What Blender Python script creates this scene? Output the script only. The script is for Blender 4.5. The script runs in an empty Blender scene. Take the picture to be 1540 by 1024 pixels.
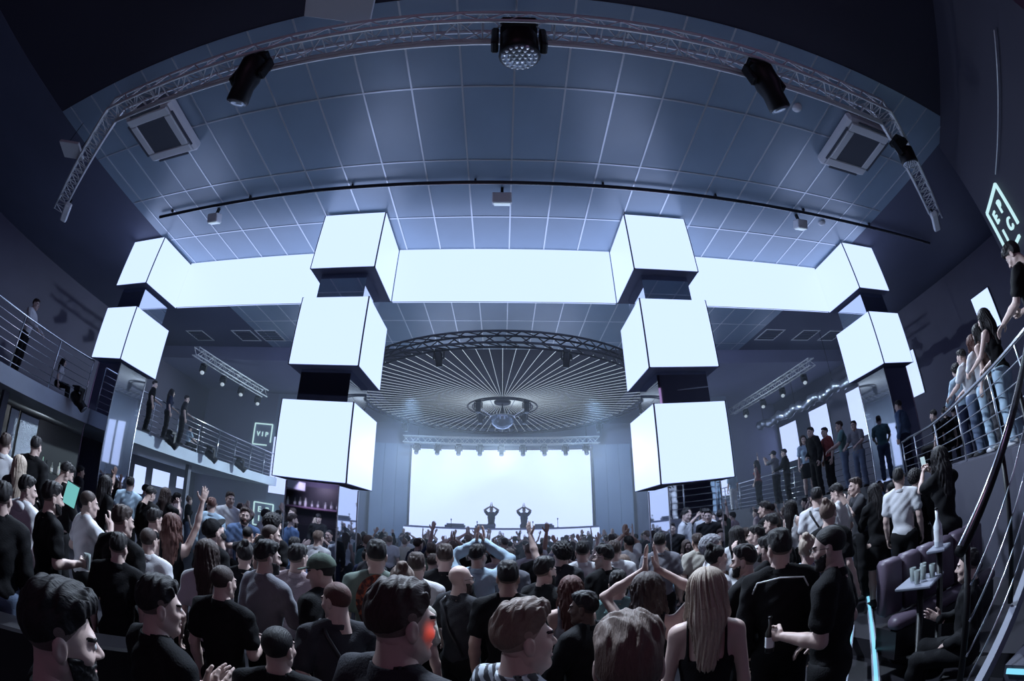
import bpy, math, random
import numpy as np
from mathutils import Vector, Matrix
random.seed(7); RNG = np.random.default_rng(11)
SC = bpy.context.scene; COL = SC.collection
PI = math.pi
# ------------------------------------------------------------------ camera
CAM_H = 2.0; FPX = 640.93; CX, CY = 770.0, 512.0
def _rot(pitch, yaw, roll):
    cp, sp = math.cos(pitch), math.sin(pitch); cy, sy = math.cos(yaw), math.sin(yaw); cr, sr = math.cos(roll), math.sin(roll)
    Y = np.array([[cy, sy, 0], [-sy, cy, 0], [0, 0, 1]]); X = np.array([[1, 0, 0], [0, cp, sp], [0, -sp, cp]])
    B = np.array([[1., 0, 0], [0, 0, 1], [0, 1, 0]]); Q = np.array([[cr, sr, 0], [-sr, cr, 0], [0, 0, 1]])
    return Q @ B @ X @ Y
ROT = _rot(.4274, -.0238, -.0036)
def ray(px, py):
    dx, dy = px - CX, CY - py; r = math.hypot(dx, dy); th = r / FPX
    c = np.array([0, 0, 1.]) if r < 1e-9 else np.array([dx / r * math.sin(th), dy / r * math.sin(th), math.cos(th)])
    return ROT.T @ c
def at(px, py, x=None, y=None, z=None, d=None):
    """where the sight line through a point of the photograph meets a plane of the room (or the distance d)"""
    v = ray(px, py)
    t = x / v[0] if x is not None else y / v[1] if y is not None else (z - CAM_H) / v[2] if z is not None else d / math.hypot(v[0], v[1])
    p = v * t; return Vector((p[0], p[1], p[2] + CAM_H))
cd = bpy.data.cameras.new('camera'); cam = bpy.data.objects.new('camera', cd); COL.objects.link(cam)
M3 = Matrix((ROT[0], ROT[1], -ROT[2])).transposed()
cam.matrix_world = Matrix.Translation((0, 0, CAM_H)) @ M3.to_4x4()
cd.sensor_fit = 'HORIZONTAL'; cd.sensor_width = 36.0; cd.sensor_height = 36.0 * 1024 / 1540
cd.lens = FPX * 36 / 1540; cd.clip_end = 200; cd.clip_start = .02
cd.type = 'PANO'
_c = cd if hasattr(cd, 'panorama_type') else cd.cycles
_c.panorama_type = 'FISHEYE_LENS_POLYNOMIAL'; _c.fisheye_fov = PI
_c.fisheye_polynomial_k0 = 0.0; _c.fisheye_polynomial_k1 = -1540 / 36 / FPX
_c.fisheye_polynomial_k2 = _c.fisheye_polynomial_k3 = _c.fisheye_polynomial_k4 = 0.0
SC.camera = cam
# ------------------------------------------------------------------ materials
MATS = {}
def mat(name, col=(.5, .5, .5), rough=.6, metal=0., emit=None, es=1., bump=0., bscale=40., vary=0., vscale=3., trans=0., spec=.5, ior=1.45, coat=0.):
    if name in MATS: return MATS[name]
    m = bpy.data.materials.new(name); m.use_nodes = True; nt = m.node_tree; b = nt.nodes['Principled BSDF']
    b.inputs['Base Color'].default_value = (*col, 1); b.inputs['Roughness'].default_value = rough; b.inputs['Metallic'].default_value = metal
    b.inputs['Specular IOR Level'].default_value = spec; b.inputs['IOR'].default_value = ior
    if trans: b.inputs['Transmission Weight'].default_value = trans
    if coat: b.inputs['Coat Weight'].default_value = coat
    if emit: b.inputs['Emission Color'].default_value = (*emit, 1); b.inputs['Emission Strength'].default_value = es
    if bump or vary:
        tc = nt.nodes.new('ShaderNodeTexCoord'); nz = nt.nodes.new('ShaderNodeTexNoise'); nz.inputs['Detail'].default_value = 4
        nt.links.new(tc.outputs['Object'], nz.inputs['Vector'])
        if bump:
            nz.inputs['Scale'].default_value = bscale
            bp = nt.nodes.new('ShaderNodeBump'); bp.inputs['Strength'].default_value = bump; bp.inputs['Distance'].default_value = .02
            nt.links.new(nz.outputs['Fac'], bp.inputs['Height']); nt.links.new(bp.outputs['Normal'], b.inputs['Normal'])
        if vary:
            n2 = nt.nodes.new('ShaderNodeTexNoise'); n2.inputs['Scale'].default_value = vscale; n2.inputs['Detail'].default_value = 5
            nt.links.new(tc.outputs['Object'], n2.inputs['Vector'])
            mx = nt.nodes.new('ShaderNodeMix'); mx.data_type = 'RGBA'
            mx.inputs[6].default_value = (*[c * (1 - vary) for c in col], 1); mx.inputs[7].default_value = (*[min(1, c * (1 + vary)) for c in col], 1)
            nt.links.new(n2.outputs['Fac'], mx.inputs[0]); nt.links.new(mx.outputs[2], b.inputs['Base Color'])
    MATS[name] = m; return m
LEDC = (.72, .91, 1.5)
M_LED = mat('led_screen', (.02, .02, .02), .5, emit=LEDC, es=1.0)
M_VWALL = mat('video_wall_screen', (.02, .02, .02), .5, emit=LEDC, es=1.06)
M_STRIP = mat('cyan_led_strip', (.02, .02, .02), .5, emit=(.25, .75, 1.0), es=1.0)
M_NEON = mat('neon_white', (.1, .1, .1), .5, emit=(.55, .85, .9), es=1.0)
M_BLACK = mat('black_metal', (.012, .012, .014), .45, .3, bump=.05, bscale=60)
M_FRAME = mat('cabinet_dark', (.02, .022, .03), .5)
M_UNDER = mat('dark_painted_board', (.16, .18, .3), .7, vary=.15)
M_MIRROR = mat('dark_mirror', (.62, .66, .75), .03, 1.0)
M_MIRTRIM = mat('mirror_trim', (.6, .62, .68), .25, 1.0)
M_CEIL = mat('ceiling_tile', (.31, .43, .56), .3, spec=1., ior=1.75, bump=.06, bscale=90, vary=.12, vscale=1.2)
M_CEILD = mat('black_paint_and_falloff', (.045, .042, .065), .7, bump=.05, bscale=40)  # slanted wall's dark coat; on the front ceiling it paints in light falloff
M_GRID = mat('ceiling_bar', (.85, .88, .92), .3, .75)
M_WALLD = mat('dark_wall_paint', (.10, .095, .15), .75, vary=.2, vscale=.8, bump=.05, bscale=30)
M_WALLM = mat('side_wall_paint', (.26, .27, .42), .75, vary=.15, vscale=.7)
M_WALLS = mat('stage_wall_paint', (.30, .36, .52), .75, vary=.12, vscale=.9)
M_FLOOR = mat('dark_floor', (.018, .017, .022), .35, vary=.3, vscale=2)
M_FASC = mat('balcony_fascia_paint', (.68, .76, .88), .6, vary=.15, vscale=1.5)
M_FASCD = mat('platform_fascia_dark', (.055, .055, .08), .6, vary=.15, vscale=1.5)
M_CHROME = mat('steel_rail', (.8, .82, .85), .22, 1.0)
M_ALU = mat('truss_aluminium', (.85, .87, .9), .35, .1)
M_TRUSSB = mat('truss_black', (.05, .05, .06), .4, .7)
M_WHITEP = mat('white_plastic', (.9, .92, .95), .4)
M_GRILLE = mat('grey_grille', (.10, .11, .14), .6)
M_GLASS = mat('bottle_glass', (.75, .85, .85), .05, trans=.7, spec=.6)
M_LENS = mat('lamp_lens', (.4, .45, .5), .08, .4)
M_SOFA = mat('quilted_leather', (.10, .075, .11), .45, bump=.1, bscale=50)
M_LEATHER = mat('black_leather', (.015, .014, .018), .35)
M_SILVER = mat('sequin_panel', (.6, .63, .72), .3, .8, bump=1.0, bscale=35)
M_GREYPOST = mat('grey_post', (.2, .21, .27), .55)
# ------------------------------------------------------------------ object helpers
def tag(o, label=None, cat=None, group=None, kind=None):
    if label: o['label'] = label
    if cat: o['category'] = cat
    if group: o['group'] = group
    if kind: o['kind'] = kind
    return o
def empty(name, loc, rz=0.):
    o = bpy.data.objects.new(name, None); COL.objects.link(o); o.location = loc; o.rotation_euler = (0, 0, rz); o.empty_display_size = .1
    return o
def thing(name, label, cat, loc=(0, 0, 0), rz=0., group=None): return tag(empty(name, loc, rz), label, cat, group)
class MB:
    def __init__(s): s.v = []; s.f = []; s.m = []; s.mi = 0
    def add(s, vs, fs):
        b = len(s.v); s.v += [tuple(v) for v in vs]; s.f += [tuple(b + i for i in f) for f in fs]; s.m += [s.mi] * len(fs); return s
    def box(s, lo, hi, R=None, bev=0.):
        x0, y0, z0 = lo; x1, y1, z1 = hi
        if bev > 0:
            b = bev; vs = []
            for X, sx in ((x0, 1), (x1, -1)):
                for Yy, sy in ((y0, 1), (y1, -1)):
                    for Z, sz in ((z0, 1), (z1, -1)):
                        vs += [(X, Yy + sy * b, Z + sz * b), (X + sx * b, Yy, Z + sz * b), (X + sx * b, Yy + sy * b, Z)]
            import bmesh
            bm = bmesh.new()
            for v in vs: bm.verts.new(v)
            r = bmesh.ops.convex_hull(bm, input=bm.verts)
            bmesh.ops.dissolve_limit(bm, angle_limit=.01, verts=bm.verts, edges=bm.edges)
            bm.verts.index_update(); fs = [[v.index for v in f.verts] for f in bm.faces]; vs = [v.co.copy() for v in bm.verts]; bm.free()
        else:
            vs = [(x0, y0, z0), (x1, y0, z0), (x1, y1, z0), (x0, y1, z0), (x0, y0, z1), (x1, y0, z1), (x1, y1, z1), (x0, y1, z1)]
            fs = [(3, 2, 1, 0), (4, 5, 6, 7), (0, 1, 5, 4), (1, 2, 6, 5), (2, 3, 7, 6), (3, 0, 4, 7)]
        if R is not None: vs = [R @ Vector(v) for v in vs]
        return s.add(vs, fs)
    def tube(s, pts, r, n=8, cap=True):
        pts = [Vector(p) for p in pts]; rs = r if isinstance(r, (list, tuple)) else [r] * len(pts); vs = []; fs = []; up = None
        for i, p in enumerate(pts):
            t = (pts[min(i + 1, len(pts) - 1)] - pts[max(i - 1, 0)]).normalized()
            if up is None or abs(up.dot(t)) > .98: up = Vector((0, 0, 1)) if abs(t.z) < .9 else Vector((1, 0, 0))
            a = (up - t * up.dot(t)).normalized(); b = t.cross(a); up = a
            for k in range(n):
                c, sn = math.cos(2 * PI * k / n), math.sin(2 * PI * k / n); vs.append(p + (a * c + b * sn) * rs[i])
        for i in range(len(pts) - 1):
            for k in range(n): fs.append((i * n + k, i * n + (k + 1) % n, (i + 1) * n + (k + 1) % n, (i + 1) * n + k))
        if cap: fs += [tuple(range(n))[::-1], tuple((len(pts) - 1) * n + k for k in range(n))]
        return s.add(vs, fs)
    def lathe(s, prof, n=20, R=None, cap=True):
        vs = []; fs = []
        for r, z in prof:
            for k in range(n): vs.append((r * math.cos(2 * PI * k / n), r * math.sin(2 * PI * k / n), z))
        for i in range(len(prof) - 1):
            for k in range(n): fs.append((i * n + k, i * n + (k + 1) % n, (i + 1) * n + (k + 1) % n, (i + 1) * n + k))
        if cap: fs += [tuple(range(n))[::-1], tuple((len(prof) - 1) * n + k for k in range(n))]
        if R is not None: vs = [R @ Vector(v) for v in vs]
        return s.add(vs, fs)
    def build(s, name, mats, parent=None, smooth=False):
        me = bpy.data.meshes.new(name); me.from_pydata(s.v, [], s.f)
        for m in (mats if isinstance(mats, (list, tuple)) else [mats]): me.materials.append(m)
        if any(s.m): me.polygons.foreach_set('material_index', s.m)
        if smooth: me.polygons.foreach_set('use_smooth', [True] * len(s.f))
        me.update(); o = bpy.data.objects.new(name, me); COL.objects.link(o)
        if parent: o.parent = parent
        return o
def copy_tree(o, parent=None):
    c = o.copy(); COL.objects.link(c); c.parent = parent
    for ch in o.children: copy_tree(ch, c)
    return c
def bx(name, lo, hi, m, parent=None, R=None, bev=0.): return MB().box(lo, hi, R, bev).build(name, m, parent)
def struct(o): o['kind'] = 'structure'; return o
def text_mesh(txt, size, depth=.02):
    cu = bpy.data.curves.new('letters', 'FONT'); cu.body = txt; cu.size = size; cu.extrude = depth; cu.align_x = 'CENTER'; cu.align_y = 'CENTER'; cu.offset = size * .02
    o = bpy.data.objects.new('letters', cu); COL.objects.link(o); bpy.context.view_layer.update()
    me = bpy.data.meshes.new_from_object(o.evaluated_get(bpy.context.evaluated_depsgraph_get()))
    bpy.data.objects.remove(o); me.materials.clear(); return me
# ------------------------------------------------------------------ room shell
XL, XR, YB, YF, ZC = -16.6, 16.6, -7.0, 25.5, 8.35
FL, FP = -.12, .12          # dance floor, and the raised floors along both sides
struct(bx('floor', (XL, YB, FL - .2), (XR, YF, FL), M_FLOOR))
struct(bx('floor_left', (XL, YB, FL), (-4.5, 19.4, FP), M_FLOOR)); struct(bx('floor_right', (3.95, -2.4, FL), (XR, 18.9, FP), M_FLOOR))
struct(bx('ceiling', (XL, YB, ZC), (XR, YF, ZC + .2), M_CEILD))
struct(bx('ceiling_tiles', (-9.6, 2.2, ZC - .008), (9.9, 14.74, ZC), M_CEIL)); M_CEILM = mat('ceiling_side_falloff', (.12, .13, .2), .6, vary=.15, vscale=.7)  # side ceilings darkened in colour, standing in for light fading outward
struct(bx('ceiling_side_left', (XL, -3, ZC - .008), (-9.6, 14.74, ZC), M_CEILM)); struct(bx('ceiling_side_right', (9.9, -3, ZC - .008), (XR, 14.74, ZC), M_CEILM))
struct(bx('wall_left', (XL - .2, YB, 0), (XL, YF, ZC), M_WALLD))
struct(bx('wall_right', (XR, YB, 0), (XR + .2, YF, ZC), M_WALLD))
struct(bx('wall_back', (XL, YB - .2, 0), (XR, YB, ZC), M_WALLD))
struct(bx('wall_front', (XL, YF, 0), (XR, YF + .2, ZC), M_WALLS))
g = MB(); x = .14 - .85 * 11
while x < 9.8: g.box((x - .016, 2.2, ZC - .02), (x + .016, 14.7, ZC + .02)); x += .85
y = 3.86
while y < 14.7: g.box((-9.55, y - .016, ZC - .019), (9.85, y + .016, ZC + .02)); y += 1.7
struct(g.build('trim_1', M_GRID))
# dropped soffits over the side balconies and behind the light ring
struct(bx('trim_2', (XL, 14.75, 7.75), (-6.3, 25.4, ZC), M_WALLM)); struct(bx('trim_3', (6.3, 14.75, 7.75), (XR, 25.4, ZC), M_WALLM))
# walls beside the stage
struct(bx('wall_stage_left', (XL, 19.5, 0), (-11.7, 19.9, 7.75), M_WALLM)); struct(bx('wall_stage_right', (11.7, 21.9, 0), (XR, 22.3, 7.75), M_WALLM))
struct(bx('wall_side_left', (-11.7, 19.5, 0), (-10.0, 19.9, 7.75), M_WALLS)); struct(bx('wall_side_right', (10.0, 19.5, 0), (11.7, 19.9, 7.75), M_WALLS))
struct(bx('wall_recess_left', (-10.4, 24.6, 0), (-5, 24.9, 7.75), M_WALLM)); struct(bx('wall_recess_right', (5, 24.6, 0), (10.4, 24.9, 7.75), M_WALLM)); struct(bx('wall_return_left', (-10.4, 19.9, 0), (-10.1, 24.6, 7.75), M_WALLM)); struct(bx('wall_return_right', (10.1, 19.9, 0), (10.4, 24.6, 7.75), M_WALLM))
# slanting wall at the right with the club sign
A, B = Vector((6.2, -.85, 0)), Vector((10.0, 2.95, 0)); u = (B - A).normalized(); n = Vector((-u.y, u.x, 0))
w = MB(); vs = []
for p in (A, B, B - n * .25, A - n * .25): vs += [(p.x, p.y, 3.2), (p.x, p.y, ZC)]
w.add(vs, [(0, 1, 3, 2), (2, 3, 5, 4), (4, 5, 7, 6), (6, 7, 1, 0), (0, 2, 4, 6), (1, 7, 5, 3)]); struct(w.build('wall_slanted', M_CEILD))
def sign(label, origin, ux, size, letters, tsize, group=None, frame_gap=.12):
    ux = Vector(ux).normalized(); uz = Vector((0, 0, 1)); un = ux.cross(uz)
    Rm = Matrix((ux, uz, un)).transposed().to_4x4(); Rm.translation = Vector(origin)
    t = thing('neon_sign', label, 'sign', origin); h = size / 2
    f = MB(); c = [(-h, -h), (h, -h), (h, h), (-h, h)]
    R0 = Matrix((ux, uz, un)).transposed().to_4x4(); k = size * .028
    f.box((-h - k, -h, -.02), (-h + k, h, .03), R0); f.box((-h, h - k, -.02), (h, h + k, .03), R0)
    f.box((-h, -h - k, -.02), (h * .62, -h + k, .03), R0); f.box((h - k, -h * .72, -.02), (h + k, h, .03), R0)
    f.build('sign_frame', M_NEON, t)
    for ch, lx, lz in letters:
        me = text_mesh(ch, tsize, .02); me.materials.append(M_NEON)
        o = bpy.data.objects.new('letter', me); COL.objects.link(o); o.parent = t
        L = R0.copy(); L.translation = ux * lx * size + uz * lz * size + un * .01; o.matrix_local = L
    return t
_pts = []
for q_ in ((1495, 45), (1500, 110), (1501, 180), (1497, 262)):
    v_ = ray(*q_); t_ = (7.05 - .12) / (v_[0] - v_[1]); _pts.append(Vector((v_[0] * t_, v_[1] * t_, 2 + v_[2] * t_)))
t = thing('wall_conduit', 'long thin pale conduit running up the slanted right wall above the neon sign', 'pipe', _pts[-1]); MB().tube([p - _pts[-1] for p in _pts], .012, 6).build('conduit', M_WHITEP, t, True)
EP = [('E', -.2, .2), ('P', .2, .2), ('I', -.2, -.2), ('C', .2, -.2)]
sp = at(1512, 322, d=9.55)
q = A + u * ((Vector((sp.x, sp.y, 0)) - A).dot(u)) + n * .05
sign('square white neon sign reading EPIC on the slanted right wall', (q.x + .1, q.y + .1, 5.62), -u, 1.05, EP, .34)
sign('small square white neon sign reading EPIC low on the left wall beside the stage', (-11.75, 19.42, 1.42), (1, 0, 0), 1.15, EP, .4)
sign('square white neon sign reading VIP above the left balcony', (-12.3, 19.42, 5.5), (1, 0, 0), 1.1, [('V', -.24, 0), ('I', 0, 0), ('P', .24, 0)], .34)
# ------------------------------------------------------------------ LED columns
S = 1.5
COLX = [-6.75 * S, -2.239 * S, 2.273 * S, 6.733 * S]
ZT = [(8.285, 6.81), (6.11, 4.65), (3.97, 2.52)]
def led_cube(label, x, y, z0, z1, w, d):
    t = thing('led_cube', label, 'screen', (x, y + d / 2, z0), 0, 'stacked LED cubes on the mirrored columns')
    h = z1 - z0; a, b, e = w / 2, d / 2, .027
    c = MB(); c.box((-a + .02, -b + .02, .02), (a - .02, b - .02, h - .02)); c.build('cabinet', M_FRAME, t)
    MB().box((-a + .012, -b + .012, 0), (a - .012, b - .012, .018)).build('underside', M_UNDER, t)
    for sx in (-1, 1):
        for sy in (-1, 1): bx('corner_post', (sx * a - .016, sy * b - .016, 0), (sx * a + .016, sy * b + .016, h), M_FRAME, t, Matrix.Translation((-sx * .02, -sy * .02, 0)))
    bx('screen_panel', (-a + e, -b, .012), (a - e, -b + .018, h - .012), M_LED, t); bx('screen_panel', (-a + e, b - .018, .012), (a - e, b, h - .012), M_LED, t)
    bx('screen_panel', (-a, -b + e, .012), (-a + .018, b - e, h - .012), M_LED, t); bx('screen_panel', (a - .018, -b + e, .012), (a, b - e, h - .012), M_LED, t)
    return t
CN = ['far left column', 'inner left column', 'inner right column', 'far right column']; LV = ['top', 'middle', 'lowest']
for ci, x in enumerate(COLX):
    outer = ci in (0, 3); w = .962 * S if outer else S; yf = 7.03 if outer else 6.96; d = .995 * S
    for li, (z1, z0) in enumerate(ZT):
        if outer and li == 2: continue
        lv = ('upper' if li == 0 else 'lower') if outer else LV[li]
        led_cube(f'glowing white LED cube, {lv} of the stack on the {CN[ci]}', x, yf, z0, z1, w, d)
    pw = .53 if ci in (1, 2) else .54
    ya = yf + .215; yb = yf + d - .215
    t = thing('mirrored_column', f'square dark mirrored column carrying the {CN[ci]} of LED cubes', 'column', (x, (ya + yb) / 2, FP if outer else FL), 0, 'mirrored columns'); hy = (yb - ya) / 2
    segs = [(0, (4.65 if outer else 2.52) - .01), (6.11 + .01, 6.81 - .01)] + ([] if outer else [(3.97 + .01, 4.65 - .01)])
    zb = t.location.z; segs = [(max(0, a - zb) if a else 0, b - zb) for a, b in segs]
    for s0, s1 in segs:
        bx('mirror_shaft', (-pw, -hy, s0), (pw, hy, s1), M_MIRROR, t)
    tr = MB(); s1 = segs[0][1]
    for sx in (-1, 1):
        for sy in (-1, 1): tr.box((sx * pw - .012, sy * hy - .012, 0), (sx * pw + .012, sy * hy + .012, s1 - .02))
    tr.build('edge_trim', M_MIRTRIM, t)
for nm, x0, x1 in (('centre', COLX[1] + .75, COLX[2] - .75), ('left', COLX[0] + .73, COLX[1] - .75), ('right', COLX[2] + .75, COLX[3] - .73)):
    t = thing('led_ribbon', f'long white LED screen band under the ceiling, {nm} span between the cubes', 'screen', ((x0 + x1) / 2, 8.55, 6.83), 0, 'LED bands under the ceiling')
    L = (x1 - x0) / 2 - .012
    bx('cabinet', (-L, -.082, .008), (L, -.05, 1.48), M_FRAME, t)
    bx('screen_panel', (-L + .004, -.1, .004), (L - .004, -.083, 1.485), M_LED, t); bx('screen_panel', (-L + .004, -.049, .004), (L - .004, -.03, 1.485), M_LED, t)
# ------------------------------------------------------------------ stage
struct(bx('stage_platform', (-6.2, 18.9, FL), (6.2, 24, .93), M_FRAME))['label'] = 'dark raised stage'
t = thing('video_wall', 'large blank white video wall behind the two performers', 'screen', (-.05, 22.0, .93))
bx('cabinet', (-4.75, .0, .6), (4.75, .3, 4.9), M_FRAME, t); bx('screen_panel', (-4.68, -.03, .65), (4.64, -.002, 4.84), M_VWALL, t)
t = thing('performer_desk', 'long dark desk with white LED front where the two performers stand', 'desk', (0, 19.3, .95))
bx('desk_top', (-4.35, -.1, .72), (4.28, .5, .8), M_UNDER, t); bx('front_panel', (-4.38, -.16, .0), (4.3, -.12, .72), M_LED, t); bx('desk_body', (-4.3, -.1, 0), (4.25, .45, .72), M_FRAME, t)
def gear(x, w, h, lab):
    q = thing('mixer_deck', lab, 'equipment', (x, 19.5, 1.755), 0, 'players on the desk')
    MB().box((-w / 2, -.15, 0), (w / 2, .2, h * .6), None, .015).build('case', M_UNDER, q); bx('lid', (-w / 2 + .06, .05, h * .6 + .001), (w / 2 - .06, .18, h), M_UNDER, q)
for i, x in enumerate((-2.1, -.75, 1.85)): gear(x, .9, .17, ['dark player on the left end of the desk', 'dark player between desk centre and left performer', 'dark player right of the right performer'][i])
for i, (x, h) in enumerate(((-2.25, .3), (-1.1, .22), (1.35, .22), (2.45, .34))):
    q = thing('microphone_stand', ['thin microphone stand at the left end of the desk', 'short microphone stand left of the left performer', 'short microphone stand right of the right performer', 'thin microphone stand near the right end of the desk'][i], 'microphone', (x, 19.28, 1.752))
    MB().lathe([(.05, 0), (.05, .015), (.01, .02), (.01, h)], 10).build('stand', M_BLACK, q, True); MB().lathe([(.012, h), (.028, h + .03), (.028, h + .07), (.01, h + .09)], 10).build('head', M_BLACK, q, True)
for sx, nm in ((-1, 'left'), (1, 'right')):
    t = thing('stage_tower', f'tall pale grey panelled tower behind the {nm} of the stage', 'tower', (sx * 6.13 - .05, 23.4, .0))
    for k in range(3): bx('panel', (-1.07 + k * .72, -.3, 0), (-.365 + k * .72, .3, 6.2), M_WALLS, t)
def truss(label, pts, w, mt, nlace=None, group=None, name='lighting_truss'):
    t = thing(name, label, 'truss', pts[0], 0, group); P = [Vector(p) - Vector(pts[0]) for p in pts]; h = w / 2
    offs = []
    for i, p in enumerate(P):
        tt = (P[min(i + 1, len(P) - 1)] - P[max(i - 1, 0)]).normalized(); sd = tt.cross(Vector((0, 0, 1))).normalized()
        offs.append(sd)
    ch = []
    for a, b in ((-h, -h), (h, -h), (h, h), (-h, h)):
        line = [p + offs[i] * a + Vector((0, 0, b)) for i, p in enumerate(P)]; ch.append(line)
        MB().tube(line, .028, 6).build('chord', mt, t, True)
    lc = MB()
    for i in range(len(P) - 1):
        L = (P[i + 1] - P[i]).length; k = max(2, int(L / (w * .95)))
        for fa, fb in ((0, 1), (1, 2), (2, 3), (3, 0)):
            for j in range(k):
                p0 = ch[fa][i].lerp(ch[fa][i + 1], j / k); p1 = ch[fb][i].lerp(ch[fb][i + 1], (j + 1) / k); p2 = ch[fb][i].lerp(ch[fb][i + 1], j / k)
                if j % 2: p0, p1 = ch[fb][i].lerp(ch[fb][i + 1], j / k), ch[fa][i].lerp(ch[fa][i + 1], (j + 1) / k)
                lc.tube([p0, p1], .012, 4, False)
                if fa % 2 == 0: lc.tube([ch[fa][i].lerp(ch[fa][i + 1], j / k), p2], .012, 4, False)
    lc.build('lacing', mt, t)
    return t
truss('long aluminium truss spanning overhead from side to side, nearest the viewer', [(-11.3, 4.3, 7.62), (-7.0, 2.46, 7.62), (-3.4, 2.42, 7.62), (0, 2.42, 7.62), (3.4, 2.42, 7.62), (6.6, 2.46, 7.62), (10.9, 4.5, 7.62)], .3, M_ALU)
MB().tube([(-7, 2.63, 7.45), (0, 2.6, 7.45), (6.6, 2.63, 7.45)], .032, 8).build('cable_tray', M_WHITEP, [o for o in COL.objects if o.get('category') == 'truss'][-1], True)
_o = [o for o in COL.objects if o.name.startswith('cable_tray')][0]; _o.location = -Vector((-11.3, 4.3, 7.62))
t = thing('ceiling_conduit', 'long thin dark pipe under the ceiling just in front of the LED cubes', 'pipe', (0, 6.07, 8.24))
MB().tube([(-8.9, .1, 0), (-4, 0, 0), (4, .03, 0), (13.2, .1, 0)], .04, 8).build('pipe', M_TRUSSB, t, True); MB().tube([(-8.9, .1, -.045), (-4, 0, -.045), (4, .03, -.045), (13.2, .1, -.045)], .012, 6).build('wire', M_CHROME, t, True)
for k in range(8): bx('hanger', (-8.4 + k * 2.6, .0, .03), (-8.36 + k * 2.6, .06, .13), M_TRUSSB, t)
def moving_head(label, loc, aim, s=1., group='moving head lamps', L=1., name='moving_head_lamp', lens=M_LENS, dots=False, base_up=True):
    """base clamp on top, yoke of two arms, tapered barrel pointing along aim"""
    t = thing(name, label, 'stage lamp', loc, 0, group); aim = Vector(aim).normalized()
    MB().box((-.16 * s, -.13 * s, .22 * s), (.16 * s, .13 * s, .34 * s), None, .02 * s).build('base', M_BLACK, t)
    for sx in (-1, 1): MB().box((sx * .2 * s - .03 * s, -.06 * s, -.08 * s), (sx * .2 * s + .03 * s, .06 * s, .24 * s), None, .015 * s).build('yoke_arm', M_BLACK, t)
    R = aim.to_track_quat('Z', 'Y').to_matrix().to_4x4()
    b = MB().lathe([(.10 * s, -.24 * s * L), (.155 * s, -.17 * s * L), (.16 * s, .05 * s * L), (.13 * s if L > .8 else .16 * s, .16 * s * L), (.135 * s if L > .8 else .17 * s, .34 * s * L), (.12 * s if L > .8 else .155 * s, .36 * s * L)], 20, R).build('barrel', M_BLACK, t, True)
    l = MB().lathe([(.118 * s if L > .8 else .15 * s, .361 * s * L), (.06 * s, .375 * s * L), (.001, .38 * s * L)], 20, R).build('lens', lens, t, True)
    if dots:
        dm = MB()
        for r0, k in ((.0, 1), (.045, 6), (.09, 12), (.13, 18))[:4 if L < .8 else 3]:
            for j in range(k):
                c = R @ Vector((r0 * s * math.cos(2 * PI * j / k), r0 * s * math.sin(2 * PI * j / k), .385 * s * L)); dm.lathe([(.016 * s, 0), (.012 * s, .01), (.001, .014)], 8, Matrix.Translation(c) @ R)
        o = dm.build('led_cell', mat('lamp_cell', (.7, .75, .8), .15, .2), t); o['kind'] = 'stuff'
    return t
moving_head('big round wash lamp with a honeycomb face at the middle of the overhead truss', (.16, 2.46, 7.12), (.02, .3, -1), 1.5, L=.45, dots=True)
moving_head('black spot lamp hanging left of centre on the overhead truss', (-3.55, 2.46, 7.1), (-.25, .5, -1), 1.25)
moving_head('black spot lamp hanging right of centre on the overhead truss', (3.62, 2.46, 7.1), (.4, .5, -1), 1.25)
moving_head('round honeycomb wash lamp on the right arm of the overhead truss', (7.3, 2.85, 7.1), (.1, .3, -1), 1.1, L=.5, dots=True)
def batten(label, p, q):
    t = thing('batten_light', label, 'stage lamp', p); d = Vector(q) - Vector(p)
    R = d.to_track_quat('X', 'Z').to_matrix().to_4x4()
    MB().box((0, -.1, -.16), (d.length, .1, -.02), R, .03).build('housing', M_WHITEP, t); MB().box((.05, -.02, -.02), (.09, .02, .1), R).build('clamp', M_BLACK, t)
batten('pale tubular lamp at the left end of the overhead truss', (-10.3, 4.1, 7.4), (-10.95, 4.45, 7.3)); batten('pale tubular lamp at the right end of the overhead truss', (10.15, 4.2, 7.4), (10.75, 4.6, 7.3))
def ac(label, c, rz):
    t = thing('air_conditioner', label, 'air conditioner', (c[0], c[1], ZC - .285), rz, 'ceiling air conditioners')
    MB().box((-.7, -.68, .0), (.7, .68, .26), None, .06).build('housing', M_WHITEP, t)
    f = MB()
    for lo, hi in (((-.62, .4), (.62, .6)), ((-.62, -.6), (.62, -.4)), ((-.62, -.4), (-.42, .4)), ((.42, -.4), (.62, .4))): f.box((lo[0], lo[1], -.05), (hi[0], hi[1], 0), None, .02)
    f.build('fascia_ring', M_WHITEP, t)
    gm = MB(); gm.box((-.42, -.4, -.03), (.42, .4, -.002)); gm.build('intake_grille', M_GRILLE, t)
    for sx in (-1, 1): bx('louvre', (sx * .67 - .02, -.45, -.035), (sx * .67 + .02, .45, -.005), M_GRILLE, t)
    for sy in (-1, 1): bx('louvre', (-.45, sy * .645 - .02, -.035), (.45, sy * .645 + .02, -.005), M_GRILLE, t)
ac('white square ceiling air conditioner hanging at the upper left', (-6.85, 3.62), .0); ac('white square ceiling air conditioner hanging at the upper right', (7.2, 3.76), .0)
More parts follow.
